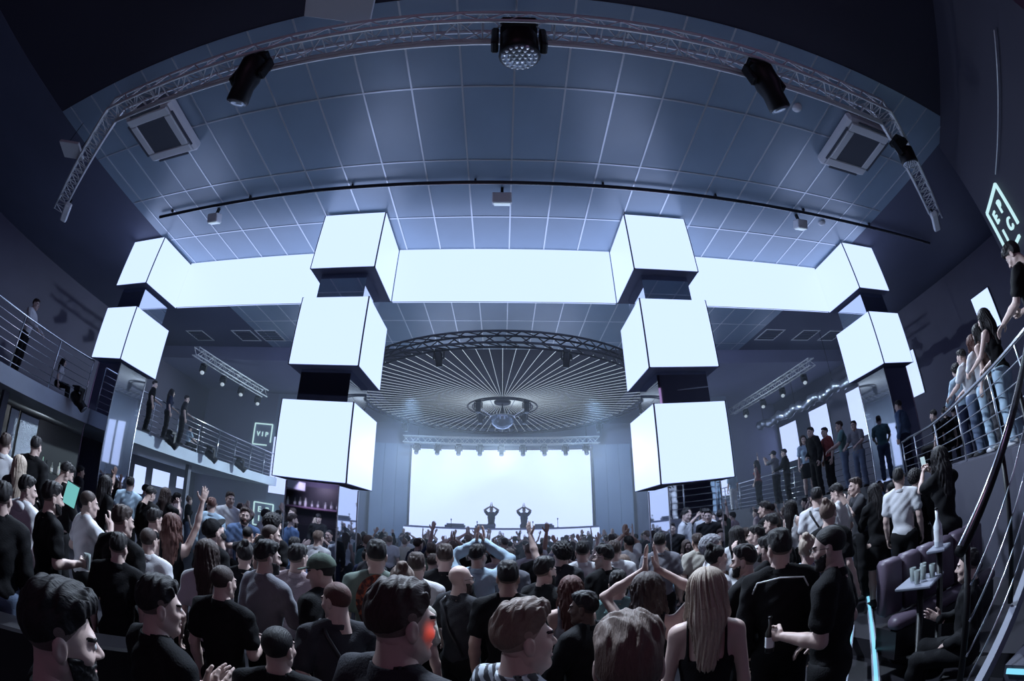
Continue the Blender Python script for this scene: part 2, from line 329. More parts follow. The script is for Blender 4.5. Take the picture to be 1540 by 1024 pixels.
def flood(label, c, s=1.):
    t = thing('flood_light', label, 'lamp', (c[0], c[1], 8.02)); R = Matrix.Rotation(.5, 4, 'X')
    MB().box((-.2 * s, -.12, -.1), (.2 * s, .12, .12), R, .02).build('housing', M_WHITEP, t); bx('lens', (-.16 * s, -.09, -.12), (.16 * s, .09, -.101), mat('flood_glass', (.5, .5, .5), .2, emit=(.6, .8, 1), es=.55), t, R); bx('bracket', (-.03, -.03, .1), (.03, .03, .32), M_BLACK, t)
flood('square flood lamp hanging at the middle of the ceiling pipe', (-.04, 6.35)); flood('small flood lamp on the ceiling pipe at the left', (-6.9, 6.35), .8); flood('small flood lamp on the ceiling pipe at the right', (7.15, 6.35), .8)
t = thing('smoke_detector', 'small round white detector on the ceiling right of the right spot lamp', 'detector', (5.38, 3.4, ZC)); MB().lathe([(.03, -.09), (.09, -.06), (.11, -.002)], 16).build('shell', M_WHITEP, t, True)
t = thing('smoke_detector', 'small round white detector on the ceiling beside the right pipe flood lamp', 'detector', (8.15, 6.45, ZC)); MB().lathe([(.03, -.09), (.09, -.06), (.11, -.002)], 16).build('shell', M_WHITEP, t, True)
def hung_panel(label, c, sx, sy, rz):
    t = thing('acoustic_panel', label, 'panel', c, rz); MB().box((-sx / 2, -sy / 2, 0), (sx / 2, sy / 2, .07), None, .01).build('board', M_WHITEP, t)
    for a in (-1, 1): MB().tube([(a * sx * .4, 0, .07), (a * sx * .4, 0, 8.335 - c[2])], .008, 5).build('wire', M_BLACK, t)
hung_panel('flat pale rectangular panel hanging above the overhead truss near the top edge', (-2.3, 1.95, 7.95), 1.0, .62, .35); hung_panel('small flat grey panel hanging beside the left arm of the truss', (-8.95, 2.85, 7.5), .6, .5, .5)
for i, (x, y) in enumerate(((-12.9, 13.6), (-10.3, 13.6), (-9.1, 13.6), (10.6, 13.2), (12.6, 13.2), (14.2, 13.2))):
    t = thing('ceiling_vent', 'pale framed ceiling vent, ' + ['first from the left above the left balcony', 'second from the left above the left balcony', 'third from the left above the left balcony', 'first beside the right inner cubes above the right balcony', 'second in the row above the right balcony', 'third in the row above the right balcony'][i], 'vent', (x, y, ZC - .03), 0, 'ceiling vents above the balconies')
    f = MB(); f.box((-.5, -.5, 0), (.5, -.44, .028)); f.box((-.5, .44, 0), (.5, .5, .028)); f.box((-.5, -.44, 0), (-.44, .44, .028)); f.box((.44, -.44, 0), (.5, .44, .028)); f.build('frame', M_WHITEP, t)
    for k in range(5): bx('slat', (-.43, -.36 + k * .17, .0), (.43, -.3 + k * .17, .02), M_GRILLE, t)
# light ring with radiating rods
RC = Vector((0, 17.2, 6.95)); RR = 6.05
t = thing('sunburst_chandelier', 'huge round light sculpture of rods radiating from a hub above the dance floor', 'chandelier', RC)
M_ROD = mat('light_rod', (.3, .32, .36), .5, .2, emit=(.7, .85, 1.0), es=.85)
NR = 88
rod = MB().tube([(0, .32, .08), (0, RR - .15, .05)], .007, 5).build('rod', M_ROD, t)
for k in range(1, NR):
    c = rod.copy(); COL.objects.link(c); c.parent = t; c.rotation_euler = (0, 0, 2 * PI * k / NR)
rg = MB(); NS = 72
def ringpt(k, r, z): a = 2 * PI * k / NS; return Vector((r * math.sin(a), r * math.cos(a), z))
for r, z in ((RR - .17, .36), (RR + .17, .36), (RR - .17, 0), (RR + .17, 0)):
    MB().tube([ringpt(k, r, z) for k in range(NS + 1)], .038, 6, False).build('ring_chord', M_TRUSSB, t, True)
for k in range(NS):
    rg.tube([ringpt(k, RR - .17, 0), ringpt(k + 1, RR + .17, 0)], .02, 4, False); rg.tube([ringpt(k, RR - .17, 0), ringpt(k + 1, RR - .17, .36)], .02, 4, False); rg.tube([ringpt(k, RR + .17, .36), ringpt(k + 1, RR + .17, 0)], .02, 4, False); rg.tube([ringpt(k, RR - .17, .36), ringpt(k + 1, RR + .17, .36)], .02, 4, False)
rg.build('ring_lacing', M_TRUSSB, t)
for r in (1.25, 1.45): MB().tube([ringpt(k, r, -.18) for k in range(NS + 1)], .035, 6, False).build('inner_ring', M_TRUSSB, t, True)
MB().lathe([(.34, -.02), (.36, .06), (.34, .16), (.1, .3), (.05, 1.38)], 24).build('hub', M_TRUSSB, t, True)
MB().lathe([(.02, -1.12), (.25, -1.07), (.42, -.93), (.5, -.72), (.5, -.6)], 28, cap=False).build('glass_bowl', mat('bowl_glass', (.5, .6, .75), .1, .6), t, True)
MB().tube([ringpt(k, .51, -.6) for k in range(NS + 1)], .025, 6, False).build('bowl_rim', M_CHROME, t, True); MB().tube([(0, 0, -.02), (0, 0, -1.0)], .03, 6).build('stem', M_BLACK, t)
for k in range(8):
    a = 2 * PI * (k + .5) / 8; MB().tube([(.5 * math.sin(a), .5 * math.cos(a), -.6), (1.3 * math.sin(a), 1.3 * math.cos(a), -.18)], .012, 5).build('stay', M_CHROME, t)
for k in range(10):
    a = PI + 2 * PI * (k + .5) / 10; p = RC + Vector((RR * math.sin(a), RR * math.cos(a), -.3))
    if p.y < 21: moving_head('moving head lamp hanging on the sunburst ring, number %s round from the front' % ['one', 'two', 'three', 'four', 'five', 'six', 'seven', 'eight', 'nine', 'ten'][k], p, (-.3 * math.sin(a), -.3 * math.cos(a), -1), .75, 'lamps on the sunburst ring')
for k in range(4):
    a = 2 * PI * (k + .5) / 4; moving_head('small lamp on the inner ring of the sunburst, ' + ['back right', 'front right', 'front left', 'back left'][k], RC + Vector((1.35 * math.sin(a), 1.35 * math.cos(a), -.42)), (0, -.3, -1), .75, 'lamps on the sunburst ring')
truss('dark truss across the stage just above the video wall', [(-4.9, 20.6, 5.98), (0, 20.6, 5.98), (4.8, 20.6, 5.98)], .32, M_ALU)
for k in range(9):
    x = -4.2 + k * 1.04; moving_head('stage lamp hanging over the video wall, %s from the left' % ['first', 'second', 'third', 'fourth', 'fifth', 'sixth', 'seventh', 'eighth', 'ninth'][k], (x, 20.6, 5.52), (0, -.5, -1), .8, 'lamps above the video wall')
truss('dark lighting truss along the left side above the balcony', [(-11, 11.6, 6.8), (-10.6, 16.4, 6.8)], .3, M_ALU); truss('dark lighting truss along the right side above the balcony', [(11.7, 12.3, 6.8), (11.75, 19.2, 6.8)], .3, M_ALU)
OD = ['first', 'second', 'third', 'fourth', 'fifth']
for k in range(4):
    moving_head(f'lamp on the left side truss, {OD[k]} from the near end', (-10.95 + .1 * k, 12.2 + 1.25 * k, 6.3), (.5, -.6, -.6), .7, 'lamps on the left side truss', lens=mat('lit_lens', (.5, .5, .5), .2, emit=(.7, .85, 1), es=.45))
    moving_head(f'lamp on the right side truss, {OD[k]} from the near end', (11.7, 13 + 1.6 * k, 6.3), (-.5, -.6, -.6), .7, 'lamps on the right side truss', lens=MATS['lit_lens'])
# ------------------------------------------------------------------ balconies
def railing(label, top, base_z, ncab, npost, t0=0., closed=False, r=.028, group=None):
    """top: list of points of the handrail; cables run below it at even spacing down to base_z(list)"""
    T = [Vector(p) for p in top]; Bz = base_z if isinstance(base_z, list) else [base_z] * len(T)
    t = thing('railing', label, 'railing', (T[0].x, T[0].y, Bz[0]), 0, group); o = Vector((T[0].x, T[0].y, Bz[0]))
    MB().tube([p - o for p in T], r, 10).build('handrail', M_CHROME, t, True)
    for k in range(1, ncab + 1):
        f = k / (ncab + .6); MB().tube([Vector((p.x, p.y, p.z + (bz - p.z) * f)) - o for p, bz in zip(T, Bz)], .0095, 6).build('cable', M_CHROME, t, True)
    Ls = [0.]
    for a, b in zip(T, T[1:]): Ls.append(Ls[-1] + (b - a).length)
    for k in range(npost):
        s = Ls[-1] * k / (npost - 1); i = max(j for j in range(len(T) - 1) if Ls[j] <= s + 1e-6); f = (s - Ls[i]) / (Ls[i + 1] - Ls[i])
        p = T[i].lerp(T[i + 1], f); bz = Bz[i] + (Bz[i + 1] - Bz[i]) * f
        q = MB().tube([Vector((p.x, p.y, bz + .003)) - o, p - o], .02, 8).build('post', M_CHROME, t, True)
    return t
def slab(name, pts, z0, z1, m):
    n_ = len(pts); vs = [(p[0], p[1], z0) for p in pts] + [(p[0], p[1], z1) for p in pts]
    fs = [tuple(range(n_))[::-1], tuple(range(n_, 2 * n_))] + [(i, (i + 1) % n_, n_ + (i + 1) % n_, n_ + i) for i in range(n_)]
    return MB().add(vs, fs).build(name, m)
LB = lambda y: -10.28 - .047 * (y - 2)          # front edge of the left balcony
struct(slab('floor_balcony_left', [(LB(-6), -6), (LB(19.45), 19.45), (XL, 19.45), (XL, -6)], 2.93, 3.33, M_FASC))
railing('steel cable railing of the left balcony, from the near edge to the far left column', [(LB(-2) - .06, -2, 4.55), (LB(7) - .06, 7.0, 4.53)], 3.335, 6, 8)
railing('steel cable railing of the left balcony, from the far left column to the stage', [(LB(8.6) - .06, 8.6, 4.5), (LB(19.3) - .06, 19.3, 4.48)], 3.335, 6, 9)
for i, y in enumerate((3.3, 6.5, 10.6, 13.0, 15.2)):
    moving_head(f'black lamp clamped to the left balcony edge, {OD[i]} from the near end', (LB(y) + .33, y, 3.35), (.6, .4, -.5), .9, 'lamps along the left balcony edge')
    bx('lamp_bracket', (-.36, -.04, .3), (.0, .04, .34), M_BLACK, [o for o in COL.objects if o.get('label', '').startswith(f'black lamp clamped to the left balcony edge, {OD[i]}')][0])
for i, (x, y) in enumerate(((-11.6, 5.0), (-12.0, 13.6))):
    y0_ = FP; t = thing('support_post', ['grey steel post under the near part of the left balcony', 'grey steel post under the far part of the left balcony'][i], 'post', (x, y, FP)); bx('shaft', (-.09, -.09, .02), (.09, .09, 2.91 - FP), M_GREYPOST, t); bx('foot_plate', (-.16, -.16, 0), (.16, .16, .02), M_GREYPOST, t)
def wall_screen(label, x, y0, y1, z0, z1, face):
    t = thing('wall_screen', label, 'screen', (x, (y0 + y1) / 2, z0), 0, 'bright screens on the side walls'); h = (y1 - y0) / 2; e = .05 * face
    bx('cabinet', (min(0, e), -h - .03, -.03), (max(0, e), h + .03, z1 - z0 + .03), M_FRAME, t); bx('screen_panel', (min(e, e * 1.3), -h, 0), (max(e, e * 1.3), h, z1 - z0), M_LED, t)
for i, (y0, y1, z0, z1) in enumerate(((19.9, 21.6, 4.0, 6.2), (17.0, 18.6, 4.3, 6.3), (14.3, 15.4, 4.0, 6.3), (10.6, 12.2, 4.7, 6.55), (6.1, 7.0, 5.5, 6.9))):
    wall_screen('tall bright white screen on the right wall, ' + ['the one nearest the stage', 'second from the stage', 'just left of the far right column', 'just right of the far right column', 'the one nearest the viewer, above two women'][i], XR - .001, y0, y1, z0, z1, -1)
for i, (y0, y1, z0, z1) in enumerate(((14.7, 15.5, 1.2, 2.5), (16.0, 17.3, 1.75, 2.55), (17.9, 18.7, 1.9, 2.5))):
    wall_screen('bright white screen under the left balcony, ' + ['tall one nearest the far left column', 'square one in the middle', 'smallest one furthest away'][i], XL + .001, y0, y1, z0, z1, 1)
for sx, nm in ((-1, 'left'), (1, 'right')):
    for xc, ps in ((8.2, 'inner'), (9.45, 'outer')):
        t = thing('led_totem', f'upright white LED screen in the recess {nm} of the stage, {ps} of the pair', 'screen', (sx * xc, 22.2, 0), 0, 'upright screens beside the stage')
        bx('foot', (-.5, -.2, 0), (.5, .2, .06), M_BLACK, t); bx('post', (-.05, .0, .06), (.05, .08, 2.3), M_BLACK, t); bx('cabinet', (-.5, -.04, 2.3), (.5, .06, 5.6), M_FRAME, t); bx('screen_panel', (-.48, -.06, 2.33), (.48, -.041, 5.57), M_LED, t)
    for xc, wd, ps in ((10.1, 1.4, 'single'),):
        t = thing('stage_side_screen', f'tall bright white screen on the wall at the {nm} of the stage', 'screen', (sx * xc - (.75 if sx < 0 else -.75), 19.38, 2.55), 0, 'screens beside the stage')
        bx('cabinet', (-wd / 2, .03, 0), (wd / 2, .1, 2.9), M_FRAME, t); bx('screen_panel', (-wd / 2 + .02, 0, .02), (wd / 2 - .02, .028, 2.88), M_LED, t)
# right balcony: far straight part, then a curving front towards the viewer
RB = [(9.75, 19.0), (9.75, 8.35), (9.3, 7.1), (8.6, 6.3), (7.95, 5.2), (7.3, 4.35), (6.45, 2.75), (5.25, 1.55), (4.75, .4), (4.75, -2.5)]
RB = RB[:2] + [(a * .93, b_ * .93) for a, b_ in RB[2:-1]] + [(4.4, -2.5)]
struct(slab('floor_balcony_right', RB + [(XR, -2.5), (XR, 19.0)][0:2] , FP, 1.8, M_FASCD))
def off(p, q=.07): return p
railing('steel cable railing of the right balcony between the two right columns', [(9.82, 8.5, 3.02), (9.82, 18.8, 2.85)], 1.805, 6, 9)
railing('steel cable railing curving along the near right balcony in front of the standing women', [(a * .93, b_ * .93, 2 + (c_ - 2) * .93) for a, b_, c_ in ((9.2, 6.9, 2.62), (8.62, 6.24, 2.62), (8.02, 5.2, 2.64), (7.38, 4.33, 2.7), (6.52, 2.72, 2.94), (5.32, 1.5, 2.98), (4.85, .38, 2.98), (4.85, -2.3, 2.98))], 1.805, 5, 10)
# crumpled foil duct and soffit above the right balcony
t = thing('foil_duct', 'crumpled silvery foil duct running along under the right side ceiling', 'duct', (13.2, 9.6, 5.85)); dv = MB(); pts = []
for k in range(60): pts.append((.05 * math.sin(k * 1.9), k * .16, .07 * math.sin(k * .7)))
dv.tube(pts, [.2 + .05 * math.sin(k * 2.3) + .03 * math.sin(k * 5.1) for k in range(60)], 12).build('duct_skin', mat('foil', (.6, .65, .75), .35, .9, bump=.8, bscale=9), t, True)
for k in range(4): MB().tube([(0, .5 + k * 2.8, .2), (0, .5 + k * 2.8, 7.75 - 5.85 if 9.6 + .5 + k * 2.8 > 14.75 else 2.5)], .012, 5).build('hanger', M_BLACK, t)
# near staircase with its handrail at the lower right
H0, H1 = Vector((2.06, 1.24, 1.52)), Vector((4.45, 1.45, 2.63))
t = thing('stair_railing', 'black topped handrail with steel cables of the staircase at the lower right', 'railing', (H0.x, H0.y, .55)); o_ = Vector((H0.x, H0.y, .55))
MB().tube([H0 - o_, H1 - o_], .032, 12).build('handrail', M_BLACK, t, True); MB().tube([H0 - o_ + Vector((0, -.005, .03)), H1 - o_ + Vector((0, -.005, .03))], .016, 8).build('rail_cap', M_CHROME, t, True)
for k in range(1, 5): MB().tube([H0 - o_ + Vector((.08, -.02, -.19 * k)), H1 - o_ + Vector((.0, -.02, -.19 * k))], .006, 6).build('cable', M_CHROME, t, True)
MB().box((0, -.03, -.09), ((H1 - H0).length, .02, .0), Matrix.Translation(Vector((0, -.02, .0))) @ (H1 - H0).to_track_quat('X', 'Z').to_matrix().to_4x4()).build('stringer', M_GREYPOST, t)
for f in (.04, .35, .68, .97):
    p = H0.lerp(H1, f) - o_; MB().tube([p + Vector((0, 0, -.95)), p], .02, 8).build('post', M_BLACK, t, True)
t = thing('staircase', 'dark steps with glowing cyan nosings at the lower right corner', 'stairs', (2.0, .05, FL))
for k in range(5):
    z = .6 + .235 * k; x0 = .05 + .5 * k; st = bx('step', (x0, 0, 0), (x0 + .5, 1.1, z), M_FASCD, t); bx('nosing_light', (x0 - .012, .02, z - .05), (x0 - .001, 1.08, z - .02), M_STRIP, st)
# glowing floor strips, sofa, tables at the right
def strip(label, p, q, w=.035, z=0.0, h=.05):
    p, q = Vector((p[0], p[1], z)), Vector((q[0], q[1], z)); t = thing('floor_light_strip', label, 'light strip', p); d = q - p; R = Matrix.Rotation(math.atan2(d.y, d.x), 4, 'Z')
    bx('housing', (0, -w, 0), (d.length, w, h), M_GREYPOST, t, R); bx('light_line', (0, -w * .55, h), (d.length, w * .55, h + .006), M_STRIP, t, R)
strip('long cyan light strip on the floor, right of the man with glasses', at(1304, 889, z=.17), at(1318, 1030, z=.17), z=FP); strip('shorter cyan light strip on the floor, beside the legs of the man with glasses', at(1281, 940, z=.17), at(1268, 1030, z=.17), z=FP)
strip('tiny cyan floor light behind the girl in the leather jacket', at(1278, 881, z=.17), at(1301, 881, z=.17), .02, z=FP)
t = thing('booth_divider', 'low black booth divider with a glowing cyan edge at the far left', 'divider', (-3.1, 1.62, FL), .95); MB().box((-1.2, -.15, 0), (1.2, .15, .86), None, .02).build('body', M_LEATHER, t)
bx('light_line', (.1, -.165, .8), (.55, -.151, .82), M_STRIP, t); bx('light_line', (-.75, -.165, .8), (-.6, -.151, .82), M_STRIP, t)
def sofa(label, p, q, depth):
    p, q = Vector((p[0], p[1], 0)), Vector((q[0], q[1], 0)); d = q - p; L = d.length; p.z = FP; t = thing('quilted_sofa', label, 'sofa', p, math.atan2(d.y, d.x))
    nn = max(3, int(L / .28))
    for k in range(nn): MB().box((L * k / nn + .004, -.09, .42), (L * (k + 1) / nn - .004, .09, 1.01), None, .04).build('back_cushion', M_SOFA, t, True)
    MB().box((0, -depth, .3), (L, -.1, .45), None, .05).build('seat', M_SOFA, t, True); bx('base', (.03, -depth + .04, 0), (L - .03, .08, .3), M_LEATHER, t)
sofa('long dark quilted sofa with upright channels, in front of the rumpled white tee', at(1322, 846, z=1.13), at(1470, 782, z=1.13), .3); sofa('short dark quilted sofa at the right beyond the handrail', (6.55, 2.35, 0), (5.75, 1.62, 0), .45)
TB = at(1384, 872, z=.9); TC_ = at(1412, 822, z=1.16)
def table(label, c, s, h):
    t = thing('side_table', label, 'table', (c[0], c[1], FP), .3); MB().box((-s, -s * .8, h - .035), (s, s * .8, h), None, .01).build('table_top', M_GREYPOST, t); MB().lathe([(s * .5, 0), (s * .5, .02), (.035, .03), (.035, h - .036)], 16).build('pedestal', M_BLACK, t, True)
table('dark table with glasses in front of the long quilted sofa', TB, .24, .78); table('small black table carrying the tall white bottle', TC_, .13, 1.04)
def bottle(label, loc, h, m, grp, name='bottle', r=None):
    r = r or h * .125; t = thing(name, label, 'bottle', loc, 0, grp)
    MB().lathe([(r * .9, 0), (r, h * .02), (r, h * .55), (r * .36, h * .72), (r * .34, h * .95)], 14).build('glass', m, t, True); MB().lathe([(r * .42, h * .951), (r * .42, h)], 10).build('cap', M_BLACK, t, True)
    MB().lathe([(r * 1.02, h * .15), (r * 1.02, h * .45)], 14, cap=False).build('label_band', M_WHITEP, t, True); return t
bottle('tall white bottle standing on the small black table near the handrail', (TC_.x, TC_.y, 1.04 + FP), .38, mat('white_bottle', (.8, .85, .9), .2), None)
def glass(label, loc, grp, h=.13, r=.035):
    t = thing('drinking_glass', label, 'glass', loc, 0, grp); MB().lathe([(r * .8, 0), (r, h), (r * .93, h), (r * .74, .012), (.001, .012)], 14, cap=False).build('cup', M_GLASS, t, True); MB().lathe([(r * .7, .015), (r * .82, h * .6)], 12).build('drink', mat('drink', (.6, .6, .65), .1), t, True); return t
for i, (dx, dy) in enumerate(((-.12, -.05), (-.02, .08), (.08, -.1), (.14, .06), (.02, -.02))): glass('clear drinking glass among the glasses on the dark table by the quilted sofa', (TB.x + dx, TB.y + dy, .78 + FP), 'glasses on the low table')
# under the left balcony: back bar
t = thing('back_bar', 'dark back bar with shelf under the left balcony', 'bar', (-14.6, 8.2, FP), PI / 2); bx('counter', (-3.2, -.3, 0), (3.2, .3, 1.1), M_FRAME, t); bx('back_panel', (-3.2, .42, 1.1), (3.2, .47, 2.7), M_FRAME, t)
for i in range(9):
    bottle(f'pale bottle on the back bar under the left balcony, %s from the near end' % ['first', 'second', 'third', 'fourth', 'fifth', 'sixth', 'seventh', 'eighth', 'ninth'][i], (-14.55, at([55, 62, 70, 85, 96, 124, 131, 138, 145][i], 660, x=-14.55).y, 1.102 + FP), random.uniform(.4, .52), [M_GLASS, mat('frosted', (.75, .85, .8), .4), mat('green_glass', (.25, .45, .35), .1)][i % 3], 'bottles on the left back bar')
for i, (y, w_) in enumerate(((at(20, 632, x=-13).y, .35), (at(41, 650, x=-13).y, .75))):
    t = thing('sequin_panel', ['narrow glittering silver panel under the left balcony at the frame edge', 'wide glittering silver panel under the left balcony'][i], 'panel', (-13.0, y, FP)); bx('board', (-.03, -w_ / 2, .0), (.0, w_ / 2, 2.6), M_FRAME, t); bx('sequins', (.001, -w_ / 2 + .03, 1.1), (.02, w_ / 2 - .03, 2.55), M_SILVER, t)
# bar behind the viewer (seen only in the mirrored columns)
t = thing('rear_bar', 'long dark bar with a bottle shelf behind the viewer, seen in the mirrored column', 'bar', (-9.5, -6.3, FP)); bx('counter', (-3, -.3, 0), (3, .3, 1.1), M_FRAME, t); bx('shelf', (-3, -.45, 1.95), (3, -.1, 2.02), mat('plum_shelf', (.3, .2, .32), .5), t); bx('back_panel', (-3, -.55, 1.1), (3, -.46, 3.1), M_FRAME, t)
for i in range(16): bottle('pale bottle in the row on the rear bar shelf reflected in the inner left column', (-12.2 + i * .36 + random.uniform(-.05, .05), -6.55, 2.02 + FP), random.uniform(.34, .5), M_GLASS if i % 3 else MATS['frosted'], 'bottles on the rear bar shelf')
# ------------------------------------------------------------------ bodies: smooth blended fields turned into meshes
def snet(F, xs, ys, zs):
    """surface net of the zero level of F on a rectilinear grid"""
    ins = F < 0; nx, ny, nz = F.shape
    c = [(0, 0, 0), (1, 0, 0), (0, 1, 0), (1, 1, 0), (0, 0, 1), (1, 0, 1), (0, 1, 1), (1, 1, 1)]
    cnt = np.zeros((nx - 1, ny - 1, nz - 1), np.int8)
    for a, b, d in c: cnt += ins[a:nx - 1 + a, b:ny - 1 + b, d:nz - 1 + d]
    I, J, K = np.nonzero((cnt > 0) & (cnt < 8)); n = len(I)
    if n == 0: return np.zeros((0, 3)), np.zeros((0, 4), int)
    V8 = np.stack([F[I + a, J + b, K + d] for a, b, d in c], 1); acc = np.zeros((n, 3)); w = np.zeros(n)
    for i in range(8):
        for ax in range(3):
            if c[i][ax] == 0:
                j = i + (1, 2, 4)[ax]; va, vb = V8[:, i], V8[:, j]; m = (va < 0) != (vb < 0)
                t = np.where(m, va / np.where(m, va - vb, 1), 0)
                p = np.array(c[i], float)[None].repeat(n, 0); p[:, ax] = t; acc += p * m[:, None]; w += m
    acc /= w[:, None]
    P = np.stack([xs[I] + acc[:, 0] * (xs[I + 1] - xs[I]), ys[J] + acc[:, 1] * (ys[J + 1] - ys[J]), zs[K] + acc[:, 2] * (zs[K + 1] - zs[K])], 1)
    idx = -np.ones((nx - 1, ny - 1, nz - 1), np.int32); idx[I, J, K] = np.arange(n); fs = []
    e = (ins[:-1] != ins[1:])[:, 1:-1, 1:-1]; a, b, d = np.nonzero(e); b += 1; d += 1; fl = ins[a, b, d]
    q = np.stack([idx[a, b - 1, d - 1], idx[a, b, d - 1], idx[a, b, d], idx[a, b - 1, d]], 1); fs.append(np.where(fl[:, None], q, q[:, ::-1]))
    e = (ins[:, :-1] != ins[:, 1:])[1:-1, :, 1:-1]; a, b, d = np.nonzero(e); a += 1; d += 1; fl = ins[a, b, d]
    q = np.stack([idx[a - 1, b, d - 1], idx[a - 1, b, d], idx[a, b, d], idx[a, b, d - 1]], 1); fs.append(np.where(fl[:, None], q, q[:, ::-1]))
    e = (ins[:, :, :-1] != ins[:, :, 1:])[1:-1, 1:-1, :]; a, b, d = np.nonzero(e); a += 1; b += 1; fl = ins[a, b, d]
    q = np.stack([idx[a - 1, b - 1, d], idx[a, b - 1, d], idx[a, b, d], idx[a - 1, b, d]], 1); fs.append(np.where(fl[:, None], q, q[:, ::-1]))
    f = np.concatenate(fs); f = f[(f >= 0).all(1)]
    return P, f
class Field:
    def __init__(s, lo, hi, step):
        st = step if isinstance(step, (tuple, list)) else (step,) * 3
        s.ax = [np.arange(l, h + t, t) for l, h, t in zip(lo, hi, st)]; s.st = max(st); s.F = np.full([len(a) for a in s.ax], .2, np.float32)
    def _sub(s, lo, hi, m):
        sl = [slice(max(0, np.searchsorted(a, l - m) - 1), min(len(a), np.searchsorted(a, h + m) + 1)) for a, l, h in zip(s.ax, lo, hi)]
        if any(q.stop - q.start < 1 for q in sl): return None, None
        return tuple(sl), [s.ax[0][sl[0]][:, None, None], s.ax[1][sl[1]][None, :, None], s.ax[2][sl[2]][None, None, :]]
    def put(s, sl, d, k, op):
        A = s.F[sl]
        if op == '-':
            d = -d; h = np.clip(.5 - .5 * (A - d) / k, 0, 1) if k > 0 else (d > A); s.F[sl] = A * (1 - h) + d * h + (k * h * (1 - h) if k > 0 else 0)
        else:
            if k > 0: h = np.clip(.5 + .5 * (A - d) / k, 0, 1); s.F[sl] = A * (1 - h) + d * h - k * h * (1 - h)
            else: s.F[sl] = np.minimum(A, d)
    def cone(s, a, b, r1, r2=None, k=.03, op='+', sq=None):
        r2 = r1 if r2 is None else r2; a = np.array(a, float); b = np.array(b, float); R = max(r1, r2)
        sl, G = s._sub(np.minimum(a, b) - R, np.maximum(a, b) + R, k + s.st * 2)
        if sl is None: return s
        ab = b - a; L = max(ab @ ab, 1e-9); px, py, pz = G[0] - a[0], G[1] - a[1], G[2] - a[2]
        t = np.clip((px * ab[0] + py * ab[1] + pz * ab[2]) / L, 0, 1)
        d = np.sqrt((px - t * ab[0]) ** 2 + (py - t * ab[1]) ** 2 + (pz - t * ab[2]) ** 2) - (r1 + t * (r2 - r1)); s.put(sl, d, k, op); return s
    def ell(s, c, r, k=.03, op='+', R=None):
        c = np.array(c, float); r = np.array(r, float); m = r.max(); sl, G = s._sub(c - (r if R is None else m), c + (r if R is None else m), k + s.st * 2)
        if sl is None: return s
        p = [G[0] - c[0], G[1] - c[1], G[2] - c[2]]
        if R is not None: p = [R[0][i] * p[0] + R[1][i] * p[1] + R[2][i] * p[2] for i in range(3)]
        q0 = np.sqrt((p[0] / r[0]) ** 2 + (p[1] / r[1]) ** 2 + (p[2] / r[2]) ** 2); q1 = np.sqrt((p[0] / r[0] ** 2) ** 2 + (p[1] / r[1] ** 2) ** 2 + (p[2] / r[2] ** 2) ** 2)
        s.put(sl, q0 * (q0 - 1) / np.maximum(q1, 1e-6), k, op); return s
    def G(s): return s.ax[0][:, None, None], s.ax[1][None, :, None], s.ax[2][None, None, :]
    def mesh(s): return snet(s.F, *s.ax)
def catm(parts):
    vs, fs, b = [], [], 0
    for v, f in parts: vs.append(v); fs.append(f + b); b += len(v)
    return np.concatenate(vs), np.concatenate(fs)
def xform(vf, M): 
    M = np.array(M); return vf[0] @ M[:3, :3].T + M[:3, 3], vf[1]
def to_mesh(name, vf, nslots=1, mi=None):
    v, f = vf; me = bpy.data.meshes.new(name); me.vertices.add(len(v)); me.vertices.foreach_set('co', v.astype(np.float32).ravel())
    me.loops.add(len(f) * 4); me.loops.foreach_set('vertex_index', f.astype(np.int32).ravel()); me.polygons.add(len(f))
    me.polygons.foreach_set('loop_start', np.arange(len(f), dtype=np.int32) * 4); me.polygons.foreach_set('use_smooth', np.ones(len(f), bool))
    for _ in range(nslots): me.materials.append(None)
    if mi is not None: me.polygons.foreach_set('material_index', mi.astype(np.int32))
    me.update(calc_edges=True); me.validate(); return me
